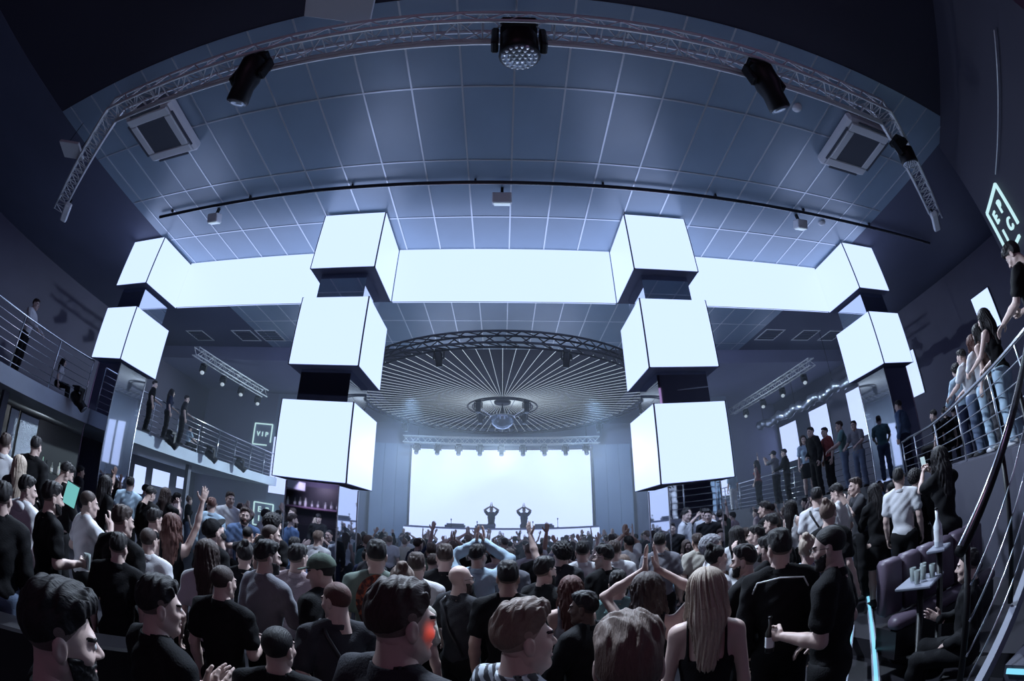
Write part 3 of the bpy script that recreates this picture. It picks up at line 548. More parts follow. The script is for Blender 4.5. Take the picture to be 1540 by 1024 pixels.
# ---- heads (local frame: origin between the ears, +y to the front), about 0.245 m tall
HEADS = {}
def head_vf(sex, res, female=False):
    key = (sex, res)
    if key in HEADS: return HEADS[key]
    st = {0: .0036, 1: .007, 2: .012}[res]; f = sex == 'f'; F = Field((-.105, -.13, -.20), (.105, .14, .14), st)
    F.ell((0, -.012, .035), (.074, .094, .085)).ell((0, .028, -.03), (.058 if f else .061, .068, .084), .03)
    jw = .040 if f else .048
    F.cone((jw, .0, -.058), (.012, .066, -.104), .02, .019, .03).cone((-jw, .0, -.058), (-.012, .066, -.104), .02, .019, .03).ell((0, .072, -.104), (.02 if f else .025, .018, .018), .02)
    F.cone((0, -.012, -.06), (0, -.035, -.22), .048 if f else .057, .046 if f else .057, .03)
    if not f: F.cone((0, .045, -.135), (0, .03, -.15), .014, .012, .03)
    if res < 2:
        F.cone((-.036, .083, .018), (.036, .083, .018), .011 if f else .014, None, .018)
        for s in (-1, 1): F.ell((s * .032, .1, .001), (.018, .017, .0125), .014, '-')
        for s in (-1, 1): F.ell((s * .041, .062, -.027), (.022, .02, .018), .025)
        F.cone((0, .089, .008), (0, .112, -.03), .0085, .0115 if f else .0135, .012)
        for s in (-1, 1): F.ell((s * .0125, .1, -.034), (.0085, .011, .008), .008)
        F.cone((-.019, .088, -.061), (.019, .088, -.061), .0065, None, .008).cone((-.009, .0945, -.0595), (.009, .0945, -.0595), .006, None, .008).cone((-.015, .091, -.072), (.015, .091, -.072), .0085, None, .008)
        F.cone((-.023, .0945, -.0662), (.023, .0945, -.0662), .0035, None, .005, '-')
        for s in (-1, 1): F.ell((s * .0315, .0835, .0015), (.0135, .0125, .0125), .002)
    else:
        F.cone((0, .089, .008), (0, .112, -.03), .009, .013, .012)
    Re = [[math.cos(a), -math.sin(a), 0] for a in (0,)]
    for s in (-1, 1):
        F.ell((s * .076, -.012, -.008), (.011, .02, .033), .01)
        if res < 2: F.ell((s * .089, -.006, -.006), (.008, .011, .02), .006, '-')
    v, q = F.mesh(); ctr = v[q].mean(1); mi = np.zeros(len(q), int)
    if res < 2:
        lip = (np.abs(ctr[:, 0]) < .024) & (ctr[:, 1] > .088) & (ctr[:, 2] < -.0555) & (ctr[:, 2] > -.081) & ((ctr[:, 2] + .067) ** 2 / .00014 + ctr[:, 0] ** 2 / .00052 < 1); mi[lip] = 1
        for s in (-1, 1):
            d = np.sqrt((ctr[:, 0] - s * .0315) ** 2 / 1.15 + (ctr[:, 1] - .0835) ** 2 + (ctr[:, 2] - .0015) ** 2)
            e = (d < .0132) & (ctr[:, 1] > .088) & (np.abs(ctr[:, 2] - .0015) < .0075); mi[e] = 2
            mi[e & (np.hypot(ctr[:, 0] - s * .0315, ctr[:, 2] - .0015) < .0058)] = 3
            br = (ctr[:, 2] > .017 + .1 * (.03 - np.abs(ctr[:, 0])) * 0) & (ctr[:, 2] < (.024 if f else .028)) & (np.abs(np.abs(ctr[:, 0]) - .031) < .02) & (ctr[:, 1] > .062); mi[br] = 3
    HEADS[key] = (v, q, mi); return HEADS[key]
def hairline(Y, lift=0.):
    return np.interp(Y, [-.12, -.07, -.035, -.005, .012, .05, .075, .1], [-.07, -.062, -.038, .004, .022, .058, .083, .089]) + lift
HAIRS = {}
def hair_vf(kind, res):
    key = (kind, res)
    if key in HAIRS: return HAIRS[key]
    st = {0: .0036, 1: .008, 2: .013}[res]; zb = -.46 if kind in ('long', 'wavy') else -.2
    F = Field((-.15, -.19, zb), (.15, .16, .21), st); X, Y, Z = F.G()
    th = {'buzz': .0035, 'short': .007, 'quiff': .007, 'crop': .008, 'curly': .034, 'long': .014, 'wavy': .016, 'bun': .009, 'fringe': .016}[kind]
    if res == 2: th += .006
    F.ell((0, -.013, .036), (.0745 + th, .0945 + th, .0855 + th), .01)
    phi = np.arctan2(X, -(Y + .02))
    if kind == 'quiff': F.ell((0, .042, .108), (.052, .058, .03), .05).ell((0, .0, .112), (.06, .08, .026), .04)
    if kind == 'crop': F.ell((0, .005, .11), (.062, .08, .028), .045)
    if kind == 'fringe': F.ell((0, .02, .098), (.068, .08, .032), .045)
    if kind == 'short': F.ell((0, .008, .106), (.056, .076, .02), .045)
    if kind == 'bun': F.ell((0, -.06, .125), (.04, .04, .034), .012)
    if kind in ('long', 'wavy'):
        F.cone((0, -.03, .05), (0, -.085, -.12), .1, .088, .03).cone((0, -.085, -.12), (0, -.105, -.36), .088, .052, .03)
        for s in (-1, 1): F.cone((s * .078, .005, .02), (s * .088, .01, -.12), .026, .03, .02).cone((s * .088, .01, -.12), (s * .085, .03, -.3), .03, .018, .02)
        F.F += np.where(Z < -.05, np.maximum(0, np.abs(Y + .085) - .06) * .6, 0) * (np.abs(X) < .075)
        strand = .0045 * np.sin(phi * 26 + 3 * np.sin(Z * 14) + 1.3 * np.sin(phi * 7)) + .004 * np.sin(phi * 51 + 5 * np.sin(Z * 9))
        if kind == 'wavy': strand = strand + .006 * np.sin(Z * 55 + 4 * np.sin(phi * 5))
        F.F += strand * np.clip((.14 - Z) * 12, .15, 1)
        F.F += np.where(np.abs(X) < .006, .006, 0) * (Z > .03)
    elif kind == 'curly':
        F.F += .008 * np.sin(X * 120) * np.sin(Y * 110 + 1) * np.sin(Z * 115) + .004 * np.sin(X * 230 + Z * 60)
    elif kind != 'buzz':
        ang = X * 95 + 26 * np.sin(Y * 22 + 1) * .15 + 1.2 * np.sin(Z * 40)
        F.F += (.0028 * np.sin(ang * 1.6 + 2.2 * np.sin(Y * 37)) + .002 * np.sin(X * 260 + Y * 70 + 3 * np.sin(Y * 30)) + .0022 * np.sin(Y * 120 + X * 70)) * np.clip((Z - .02) * 14, .25, 1)
    # clear the face and the ears
    cut = Z - hairline(Y, -.0 if kind not in ('fringe',) else -.018); cut = np.broadcast_to(cut, F.F.shape)
    if kind in ('long', 'wavy'):
        face = np.maximum(np.maximum(np.abs(X) - .066, .02 - Y), Z - hairline(Y)); inner = -face; F.F = np.maximum(F.F, inner)
    elif kind == 'bun': F.F = np.maximum(F.F, -(Z - hairline(Y, -.01)) * .7)
    elif kind in ('quiff', 'crop', 'short', 'fringe'):
        up = Z - np.interp(Y, [-.12, -.07, -.035, -.005, .02, .05, .075, .1], [-.02, -.01, .012, .03, .038, .06, .083, .089] if kind != 'fringe' else [-.06, -.05, -.02, .01, .025, .05, .07, .075]); F.F = np.maximum(F.F, -up * .7)
        Bz = Field((-.15, -.19, zb), (.15, .16, .21), st); Bz.ell((0, -.013, .036), (.0745 + .0035, .0945 + .0035, .0855 + .0035), .01); Bz.F = np.maximum(Bz.F, -cut * .7)
        if res == 2: F.F = np.minimum(F.F, Bz.F)
        else: [Bz.ell((s * .082, -.01, -.012), (.024, .021, .032), .004, '-') for s in (-1, 1)]; HAIRS[(kind + '_fade', res)] = Bz.mesh()
    else: F.F = np.maximum(F.F, -cut * .7)
    if kind in ('quiff', 'crop', 'short', 'fringe'):   # undercut sides
        side = np.abs(X) - (.0735 + .0035 + np.clip((Z - .06) * .35, 0, .016)) ; F.F = np.maximum(F.F, np.broadcast_to(side, F.F.shape) * .8)
    for s in (-1, 1): F.ell((s * .082, -.01, -.012), (.024, .021, .032), .004, '-') if kind not in ('long', 'wavy', 'curly') else None
    # hollow inside so the shell only sits on the skull
    HAIRS[key] = F.mesh(); return HAIRS[key]
def beard_vf(res):
    key = ('beard', res)
    if key in HAIRS: return HAIRS[key]
    st = {0: .004, 1: .007, 2: .012}[res]; F = Field((-.09, -.03, -.15), (.09, .13, .01), st); X, Y, Z = F.G(); t = .007
    F.ell((0, .028, -.03), (.061 + t, .068 + t, .084 + t), .03).cone((.048, 0, -.058), (.012, .066, -.104), .02 + t, .019 + t, .03).cone((-.048, 0, -.058), (-.012, .066, -.104), .02 + t, .019 + t, .03).ell((0, .072, -.106), (.025 + t, .018 + t, .018 + t), .02)
    F.F += .002 * np.sin(X * 300) * np.sin(Z * 260)
    F.F = np.maximum(F.F, -(Z + .125 + .5 * np.maximum(0, .05 - Y)) + 0 * X)
    top = Z - np.interp(np.abs(X), [0, .02, .035, .05, .075], [-.046, -.047, -.05, -.045, -.012]); F.F = np.maximum(F.F, top); F.F = np.maximum(F.F, -(Y - .012 + .25 * (Z + .05)))
    F.ell((0, .1, -.067), (.023, .03, .0125), .004, '-')
    HAIRS[key] = F.mesh(); return HAIRS[key]
def cap_vf(res):
    key = ('cap', res)
    if key in HAIRS: return HAIRS[key]
    F = Field((-.12, -.14, .0), (.12, .22, .16), .006); X, Y, Z = F.G()
    F.ell((0, -.01, .045), (.09, .112, .1), .01); F.F = np.maximum(F.F, .035 - Z + 0 * X + 0 * Y)
    F.F += .0015 * np.cos(np.arctan2(X, Y) * 6)
    F.cone((0, -.01, .145), (0, -.01, .15), .008, None, .004)
    a = Field((-.12, -.14, .0), (.12, .22, .16), .006); a.ell((0, .1, .05), (.078, .085, .03), .005); X, Y, Z = a.G(); a.F = np.maximum(a.F, np.maximum(np.abs(Z - .047 + .9 * X * X + .12 * (Y - .1)) - .005, .06 - Y))
    F.F = np.minimum(F.F, a.F); HAIRS[key] = F.mesh(); return HAIRS[key]
# ---- hands (local: wrist at origin, fingers along +x, palm facing -z, thumb towards +y)
HANDS = {}
def hand_vf(kind, res):
    key = (kind, res)
    if key in HANDS: return HANDS[key]
    st = {0: .0042, 1: .0065, 2: .0095}[res]; F = Field((-.05, -.075, -.11), (.235, .105, .06), st); g = .0012 if res < 2 else .003
    F.cone((-.05, 0, 0), (.01, 0, 0), .027, .024, .02).ell((.052, 0, 0), (.052, .041, .0165), .015)
    bend = {'flat': (.06, .08, .06), 'relax': (.3, .45, .35), 'curl': (1.05, 1.15, .7), 'pinch': (.6, .7, .4)}[kind]
    for i, (y, L, r) in enumerate(((.031, .078, .0092), (.0105, .088, .0096), (-.0105, .081, .0092), (-.031, .063, .0082))):
        p = np.array((.092 - .004 * abs(i - 1), y, .0)); ang = 0.; sp = (.10 if kind in ('flat', 'relax') else .03) * (1 - i / 1.5)
        for j, (fr, b) in enumerate(zip((.46, .30, .24), bend)):
            ang += b * (1 + .12 * (i - 1)); q = p + L * fr * np.array((math.cos(ang) * math.cos(sp), math.cos(ang) * math.sin(sp), -math.sin(ang)))
            rr = r + g - .0009 * j; F.cone(p, q, rr, rr - .0009, .006 if j else .012); p = q
    th = {'flat': ((.02, .03, -.004), (.055, .068, -.012), (.088, .082, -.014)), 'relax': ((.02, .03, -.006), (.052, .058, -.026), (.086, .062, -.036)), 'curl': ((.02, .03, -.008), (.052, .046, -.04), (.085, .026, -.056)), 'pinch': ((.02, .03, -.006), (.056, .05, -.034), (.094, .036, -.05))}[kind]
    F.cone(th[0], th[1], .0155, .0115 + g, .014).cone(th[1], th[2], .0110 + g, .0088 + g, .006)
    HANDS[key] = F.mesh(); return HANDS[key]
# ---- arm poses: (elbow, wrist, hand kind) for the left side (x<0 is mirrored for the right); shoulder at (.185, 0, 1.44)
ARM = {'down': ((.235, -.03, 1.16), (.245, .05, .915), 'relax'), 'waist': ((.25, -.06, 1.165), (.13, .15, 1.06), 'relax'), 'chin': ((.2, .14, 1.2), (.075, .2, 1.415), 'curl'),
       'mouth': ((.23, .2, 1.27), (.1, .26, 1.5), 'relax'), 'drink': ((.235, .0, 1.17), (.18, .25, 1.19), 'curl'), 'up': ((.3, .08, 1.66), (.22, .13, 1.91), 'flat'), 'wide': ((.36, .05, 1.62), (.46, .1, 1.86), 'flat'),
       'clap': ((.31, .1, 1.62), (.04, .13, 1.80), 'flat'), 'vup': ((.26, .04, 1.71), (.3, .07, 1.97), 'flat'), 'phone': ((.2, .22, 1.38), (.06, .36, 1.56), 'pinch'), 'rail': ((.25, .12, 1.2), (.2, .36, 1.12), 'relax'),
       'clapf': ((.235, .02, 1.18), (.05, .27, 1.22), 'flat'), 'head': ((.37, .02, 1.56), (.13, .0, 1.7), 'relax'), 'cross': ((.23, .05, 1.18), (-.04, .2, 1.19), 'relax'), 'tip': ((.3, .1, 1.65), (.035, .08, 1.83), 'flat'), 'fore': ((.23, .1, 1.2), (.14, .34, 1.18), 'relax')}
BODY = {}
def make_body(key, sex, arms, top, bottom, head=(0, 0), res=1, lean=0., sit=False, hairkind='short', skirt=False):
    """meshes of one figure, standing on z=0, facing +y; returns dict part -> mesh"""
    if key in BODY: return BODY[key]
    f = sex == 'f'; st = {0: .0115, 1: .015, 2: .021}[res]; sw = .158 if f else .186; hipw = .098 if f else .092
    dz = -.42 if sit else 0.
    zs, zc, zp = 1.44 + dz, 1.27 + dz, .95 + dz
    Sx = lambda s: np.array((s * sw, 0, zs)); J = {}
    for s, a in ((-1, arms[0]), (1, arms[1])):
        e, w, hk = ARM[a]; k = sw / .186
        E = np.array((s * e[0] * (k if a in ('down', 'waist') else 1), e[1], e[2] + dz)); W = np.array((s * w[0], w[1], w[2] + dz))
        J[s] = (Sx(s), E, W, hk)
    leg = {}
    for s in (-1, 1):
        hip = np.array((s * hipw, 0, .93 + dz)); 
        if sit: kn = np.array((s * .16, .42, .52)); an = np.array((s * .17, .46, .09))
        else: kn = np.array((s * .105, .025, .5)); an = np.array((s * .115, -.02, .085))
        leg[s] = (hip, kn, an)
    def torso(F, o=0.):
        if f: F.ell((0, .0, zc + .03), (.135 + o, .098 + o, .19 + o), .05).ell((0, 0, zc - .15), (.112 + o, .088 + o, .14 + o), .06).ell((0, -.01, zp - .02), (.16 + o, .118 + o, .13 + o), .06)
        else: F.ell((0, -.005, zc + .03), (.16 + o, .115 + o, .2 + o), .05).ell((0, .005, zc - .16), (.138 + o, .105 + o, .17 + o), .06).ell((0, 0, zp), (.15 + o, .115 + o, .12 + o), .06)
        if f:
            for s in (-1, 1): F.ell((s * .062, .085, zc + .03), (.055 + o, .05 + o, .055 + o), .03)
        F.cone((-sw + .02, 0, zs - .005), (sw - .02, 0, zs - .005), .052 + o, None, .05)
        for s in (-1, 1): F.cone((s * .03, -.015, zs + .075), (s * (sw - .03), -.005, zs + .012), .04 + o * 1.15, .045 + o, .04)
    def arm(F, s, o=0., part='all', fl=0.):
        A, E, W, _ = J[s]; r0, r1, r2 = (.043, .033, .024) if f else (.053, .041, .029)
        if part in ('all', 'upper', 'long'): F.cone(A, E, r0 + o, r1 + o + fl, .03)
        if part == 'sleeve': F.cone(A, A + (E - A) * .62, r0 + o + .004, r1 + o + .018, .03)
        if part in ('all', 'long'):
            F.cone(E, E + (W - E) * .35, r1 + o, r1 + .002 + o, .02).cone(E + (W - E) * .35, W, r1 + .002 + o, r2 + o, .02)
    def legs(F, o=0., lo=0., part='all'):
        for s in (-1, 1):
            h, k, a = leg[s]; r = (.088, .056, .036) if f else (.088, .06, .04)
            if part == 'short': F.cone(h, h + (k - h) * .5, r[0] + o + .005, r[0] + o, .04); continue
            F.cone(h, k, r[0] + o, r[1] + o, .04).cone(k, k + (a - k) * .35, r[1] + o, r[1] + o + .004, .03).cone(k + (a - k) * .35, a, r[1] + o + .002, r[2] + o + lo, .03)
    allp = [J[s][i] for s in (-1, 1) for i in range(3)]; mx = np.max(allp, 0) + .09; mn = np.min(allp, 0) - .09
    lo = (min(-.3, mn[0]), min(-.2, mn[1]), 0.); hi = (max(.3, mx[0]), max(.75 if sit else .2, mx[1]), max(zs + .16, mx[2]))
    out = {}
    # skin
    B = Field(lo, hi, (st, st, st * 1.3)); torso(B); legs(B); B.cone((0, -.018, zs + .0), (0, -.008, zs + .16), .06 if not f else .05, .056 if not f else .046, .035)
    for s in (-1, 1): arm(B, s); B.cone(leg[s][2] - np.array((0, .02, .02)), leg[s][2] + np.array((0, .14, -.045)), .04, .03, .03)
    parts = [B.mesh()]; mi = [np.zeros(len(parts[0][1]), int)]
    hv, hq, hm = head_vf(sex, res)
    Mh = Matrix.Translation((0, .012, zs + .215)) @ Matrix.Rotation(-math.radians(head[0]), 4, 'Z') @ Matrix.Rotation(math.radians(head[1]), 4, 'X')
    parts.append(xform((hv, hq), Mh)); mi.append(hm)
    for s in (-1, 1):
        A, E, W, hk = J[s]; a = arms[0] if s < 0 else arms[1]; d = Vector((-s * .06, .08, 1)).normalized() if a in ('clap', 'tip') else Vector((-s * .05, .9, .5)).normalized() if a == 'clapf' else Vector(W - E).normalized(); a = arms[0] if s < 0 else arms[1]
        pn = Vector((-s, .0, -.05)) if a in ('down', 'clap', 'clapf', 'tip') else Vector((0, -.3, -1)) if a in ('rail', 'waist', 'fore', 'cross') else Vector((-s, -.2, 0)) if a in ('drink', 'chin', 'phone', 'mouth') else Vector((-s * .3, .9, 0))
        pn = (pn - d * pn.dot(d)).normalized()
        # local z = -palm normal ; y (thumb side) from the cross product, mirrored for the other hand
        zl = -pn; yl = zl.cross(d)
        want = Vector((0, 0, 1)) if abs(d.z) < .6 else Vector((0, 1 if a == 'down' else -1, 0))
        flip = -1 if yl.dot(want) < 0 else 1
        hv2, hq2 = hand_vf(hk, res); v = hv2.copy(); q = hq2
        if flip < 0: v[:, 1] *= -1; q = hq2[:, ::-1]; 
        R = Matrix((d, yl, zl)).transposed().to_4x4(); sc = .92 if f else 1.0
        parts.append(xform((v * sc, q), Matrix.Translation(Vector(W)) @ R)); mi.append(np.zeros(len(q), int))
    out['body'] = to_mesh('body', catm(parts), 4, np.concatenate(mi))
    # top
    o = .014 if res < 2 else .02
    if top != 'none':
        T = Field(lo, hi, (st, st, st * 1.2)); X, Y, Z = T.G()
        o2 = o + (.008 if top in ('hoodie', 'jacket') else 0)
        torso(T, o2)
        if top in ('tee', 'polo', 'blouse'):
            for s in (-1, 1): arm(T, s, o2, 'sleeve')
        elif top in ('shirt', 'hoodie', 'jacket'):
            for s in (-1, 1): arm(T, s, o2 + .004, 'long', .004)
        T.F += (.0045 * np.sin(Z * 38 + 6 * X + 2 * np.sin(Y * 17)) * np.clip((1.3 + dz - Z) * 4, .2, 1) + .0035 * np.sin(X * 46 + 9 * np.sin(Z * 7)) + .003 * np.sin(Y * 60 + Z * 25)) * (1.0 if top != 'cami' else .3)
        hem = (.98 if top == 'cami' else .86 if top in ('tee', 'shirt', 'blouse', 'polo') else .9) + dz
        cutz = np.where((np.abs(X) < sw + .03) & (np.abs(Y) < .2), hem - Z, -1.)
        T.F = np.maximum(T.F, cutz)
        T.cone((0, -.012, zs + .075), (0, .0, zs + .25), .064 if top != 'cami' else .1, None, .008, '-')
        if top == 'tank' or top == 'cami':
            for s in (-1, 1): T.ell((s * (sw + .035), 0, zs - .01), (.085, .2, .13), .01, '-')
            T.F = np.maximum(T.F, Z - (zs - (.1 if top == 'tank' else .13)) - np.where(np.abs(np.abs(X) - .095) < (.024 if top == 'tank' else .012), 1, 0) - 0 * Y)
        vf = [T.mesh()]
        if top in ('polo', 'shirt', 'jacket'):   # collar
            C = Field((-.12, -.12, zs), (.12, .12, zs + .14), .006); C.cone((0, -.014, zs + .055), (0, -.006, zs + .1), .08, .074, .01); C.cone((0, -.014, zs), (0, -.004, zs + .2), .068, .064, .004, '-'); Xc, Yc, Zc = C.G()
            C.F = np.maximum(C.F, np.maximum(Zc - (zs + .098) + .3 * np.maximum(Yc, 0), (zs + .045) - Zc + 0 * Xc)); vf.append(C.mesh())
        if top in ('tee', 'tank', 'blouse') and res < 2:
            C = Field((-.12, -.12, zs), (.12, .12, zs + .15), .006); C.cone((0, -.016, zs + .05), (0, -.01, zs + .12), .076, .07, .008); C.cone((0, -.014, zs), (0, -.004, zs + .22), .0655 if not f else .058, .062 if not f else .055, .003, '-'); Xc, Yc, Zc = C.G(); b0 = zs + .078 - .2 * (Yc + .03)
            C.F = np.maximum(C.F, np.maximum(Zc - b0, b0 - .036 - Zc) + 0 * Xc); vf.append(C.mesh()) if top == 'tee' else None
        if top == 'hoodie':
            C = Field((-.16, -.2, zs - .08), (.16, .12, zs + .14), .008); C.ell((0, -.085, zs + .04), (.1, .045, .06), .03); C.cone((-.06, -.02, zs + .065), (.06, -.02, zs + .065), .04, None, .04); C.cone((0, -.01, zs), (0, .0, zs + .25), .07, None, .01, '-'); vf.append(C.mesh())
        out['top'] = to_mesh('top', catm(vf))
    # bottom
    Pn = Field((-.28, -.2, .02), (.28, .75 if sit else .2, 1.1 + dz + (.12 if sit else 0)), (st, st, st * 1.4)); X, Y, Z = Pn.G()
    if bottom == 'skirt': Pn.ell((0, -.005, zp), (.165, .13, .14), .04).cone((-.06, 0, .85), (-.075, 0, .62), .13, .135, .05).cone((.06, 0, .85), (.075, 0, .62), .13, .135, .05); Pn.F = np.maximum(Pn.F, .58 - Z + 0 * X + 0 * Y)
    else:
        Pn.ell((0, -.008 if f else 0, zp - .02), ((.163 if f else .155) + .012, .125 + .008, .14), .05)
        legs(Pn, .013 if bottom != 'jeans' else .016, .016, 'short' if bottom == 'shorts' else 'all')
        if bottom != 'shorts': Pn.F += .004 * np.sin(Z * 60 + 9 * X) * np.clip((.62 - Z) * 3, 0, 1) + .003 * np.sin(Z * 33 + Y * 20)
    Pn.F = np.maximum(Pn.F, Z - (1.0 + dz + (.1 if sit else 0)) + 0 * X + 0 * Y); out['bottom'] = to_mesh('bottom', Pn.mesh())
    for s, nm in ((-1, 'shoe_a'), (1, 'shoe_b')):
        a = leg[s][2]; Q = Field((a[0] - .08, a[1] - .12, 0.), (a[0] + .08, a[1] + .26, .16), .012); Q.ell((a[0], a[1] + .06, .035), (.052, .135, .05), .02).cone(a + np.array((0, -.02, -.03)), a + np.array((0, 0, .02)), .055, .05, .03); Xq, Yq, Zq = Q.G(); Q.F = np.maximum(Q.F, .013 - Zq + 0 * Xq + 0 * Yq); out[nm] = to_mesh('shoe', Q.mesh())
    def onhead(vf, nm): out[nm] = to_mesh(nm, xform(vf, Mh))
    if hairkind not in ('bald', 'cap', 'beanie'): onhead(hair_vf(hairkind, res), 'hair')
    if (hairkind + '_fade', res) in HAIRS: onhead(HAIRS[(hairkind + '_fade', res)], 'faded_sides')
    if hairkind == 'cap': onhead(hair_vf('buzz', res), 'hair'); onhead(cap_vf(res), 'cap')
    out['_Mh'] = Mh; out['_J'] = J; out['_zs'] = zs
    onhead(beard_vf(res), 'beard'); BODY[key] = out
    return out
SKIN = {'fair': (.55, .40, .36), 'tan': (.42, .28, .24), 'deep': (.10, .06, .05)}
HAIRC = {'black': (.012, .01, .012), 'brown': (.045, .03, .028), 'light': (.17, .12, .1), 'blonde': (.42, .34, .28), 'grey': (.25, .25, .28), 'auburn': (.09, .04, .035)}
CLOTH = {'black': (.010, .010, .012), 'charcoal': (.035, .035, .042), 'white': (.62, .62, .66), 'grey': (.19, .19, .22), 'blue': (.09, .14, .26), 'navy': (.02, .025, .055), 'teal': (.14, .25, .26), 'pink': (.42, .33, .36), 'red': (.22, .05, .05), 'green': (.09, .12, .10), 'denim': (.14, .18, .27), 'pale blue': (.38, .5, .62), 'cream': (.5, .47, .42), 'brown': (.08, .05, .045), 'kelly green': (.04, .85, .35), 'off white': (.5, .5, .55)}
def skin_mats(k):
    c = SKIN[k]
    return [mat('skin_' + k, c, .5, vary=.08, vscale=18, bump=.03, bscale=160), mat('lip_' + k, (c[0] * .72, c[1] * .5, c[2] * .5), .4), mat('eye_white', (.62, .62, .64), .2), mat('dark_iris', (.02, .015, .015), .25)]
def hair_mat(c):
    new = ('hair_' + c) not in MATS; m = mat('hair_' + c, HAIRC[c], .58, spec=.35, bump=.7, bscale=1., vary=.3, vscale=1.)
    if new:
        nt = m.node_tree; tc = [n for n in nt.nodes if n.type == 'TEX_COORD'][0]
        mp = nt.nodes.new('ShaderNodeMapping'); mp.inputs['Scale'].default_value = (230, 34, 60); nt.links.new(tc.outputs['Object'], mp.inputs['Vector'])
        for n in nt.nodes:
            if n.type == 'TEX_NOISE': nt.links.new(mp.outputs[0], n.inputs['Vector'])
            if n.type == 'BUMP': n.inputs['Distance'].default_value = .006
    return m
def cloth(c, b='cloth'): return mat(f'{b}_{c}'.replace(' ', '_'), CLOTH[c], .85, bump=.25, bscale=110, vary=.1, vscale=6, spec=.2)
def person(label, loc, heading, scale, D, skin='fair', topc='black', botc='black', hairc='brown', shoec='black', beard=False, capc='green', group=None, topm=None, topname='shirt', botname='trousers'):
    t = thing('person', label, 'person', loc, -math.radians(heading), group); t.scale = (scale,) * 3
    def put(nm, key, mats):
        o = bpy.data.objects.new(nm, D[key]); COL.objects.link(o); o.parent = t
        for i, m in enumerate(mats): o.material_slots[i].link = 'OBJECT'; o.material_slots[i].material = m
        return o
    put('body', 'body', skin_mats(skin))
    if 'top' in D: put(topname, 'top', [topm or cloth(topc)])
    put(botname, 'bottom', [cloth(botc)])
    sh = mat('shoe_' + shoec, (.55, .55, .58) if shoec == 'white' else (.015, .015, .017), .5)
    put('shoe', 'shoe_a', [sh]); put('shoe', 'shoe_b', [sh])
    hm = hair_mat(hairc)
    if 'hair' in D: put('hair', 'hair', [hm])
    if 'faded_sides' in D: put('faded_sides', 'faded_sides', [mat(f'fade_{hairc}_{skin}', tuple(.72 * a + .28 * b for a, b in zip(HAIRC[hairc], SKIN[skin])), .7, bump=.3, bscale=260)])
    if 'cap' in D: put('cap', 'cap', [cloth(capc)])
    if beard: put('beard', 'beard', [hm])
    return t
# ------------------------------------------------------------------ the people one can tell apart
PLACED = []
def N(label, hx, hy, d, rel=0, arms=('down', 'down'), sex='m', top='tee', tc='black', bot='trousers', bc='black', hair='short', hc='brown', skin='fair', hd=(0, 0), base=0., res=1, beard=False, shoe='black', group=None, capc='green', sit=False, topm=None):
    v = ray(hx, hy); hz = math.hypot(v[0], v[1]); xx = d * v[0] / hz
    if base == 0 or base == .05: base = .12 if xx < -4.5 or xx > 3.95 else -.12
    az = math.degrees(math.atan2(v[0], v[1])); h0 = 1.655 - (.42 if sit else 0)
    z = CAM_H + d * v[2] / hz; s = (z - base) / h0; lo, hi = (.84, 1.12)
    if not lo <= s <= hi:
        s2 = min(max(s, lo), hi); zt = base + s2 * h0
        d2 = (zt - CAM_H) / (v[2] / hz) if abs(v[2]) > 1e-4 else d
        if .6 * d < d2 < 1.7 * d: d = d2
        else: print('HEAD', label, 'scale', round(s, 2), 'd', d, 'd2', round(d2, 2))
        s = s2
    D = make_body((sex, arms, top, bot, hd, res, hair, sit), sex, arms, top, bot, hd, res, hairkind=hair, sit=sit)
    x, y = d * v[0] / hz, d * v[1] / hz; hd_ = math.radians(az + rel)
    x -= .012 * math.sin(hd_) * s; y -= .012 * math.cos(hd_) * s
    tn = {'tee': 'tee_shirt', 'polo': 'polo_shirt', 'blouse': 'blouse', 'shirt': 'shirt', 'hoodie': 'hoodie', 'jacket': 'jacket', 'tank': 'tank_top', 'cami': 'camisole'}.get(top, 'shirt')
    t = person(label, (x, y, base), az + rel, s, D, skin, tc, bc, hc, shoe, beard, capc, group, topm, tn, {'shorts': 'shorts', 'skirt': 'skirt', 'jeans': 'jeans'}.get(bot, 'trousers'))
    PLACED.append((x, y, base)); bpy.context.view_layer.update()
    return t, D
def hand_pos(tD, side, along=.085, dn=.02):
    t, D = tD; A, E, W, hk = D['_J'][side]; d = Vector(W - E).normalized(); p = Vector(W) + d * along + Vector((0, 0, -dn))
    return t.matrix_world @ p
def phone(label, p, rz, s=1., m=None, tilt=-.3):
    t = thing('phone', label, 'phone', p, rz); R = Matrix.Rotation(tilt, 4, 'X')
    MB().box((-.037 * s, -.005, -.06 * s), (.037 * s, .005, .09 * s), R, .004).build('case', M_BLACK, t); bx('phone_screen', (-.034 * s, -.0062, -.056 * s), (.034 * s, -.0051, .086 * s), m or mat('phone_glow', (.02, .02, .02), .3, emit=(.55, .75, .85), es=.8), t, R); return t
SH = dict(tee='tee')
plaid = mat('plaid_shirt', (.30, .33, .38), .8)
def _plaid(m, sc, c1, c2):
    nt = m.node_tree; b = nt.nodes['Principled BSDF']; tc = nt.nodes.new('ShaderNodeTexCoord'); w1 = nt.nodes.new('ShaderNodeTexWave'); w2 = nt.nodes.new('ShaderNodeTexNoise')
    w1.inputs['Scale'].default_value = sc; w1.inputs['Distortion'].default_value = 6; w1.inputs['Detail'].default_value = 3; w1.bands_direction = 'DIAGONAL'
    r = nt.nodes.new('ShaderNodeValToRGB'); r.color_ramp.elements[0].position = .42; r.color_ramp.elements[1].position = .55; r.color_ramp.elements[0].color = (*c1, 1); r.color_ramp.elements[1].color = (*c2, 1)
    nt.links.new(tc.outputs['Object'], w1.inputs['Vector']); nt.links.new(w1.outputs['Fac'], r.inputs[0]); nt.links.new(r.outputs[0], b.inputs['Base Color'])
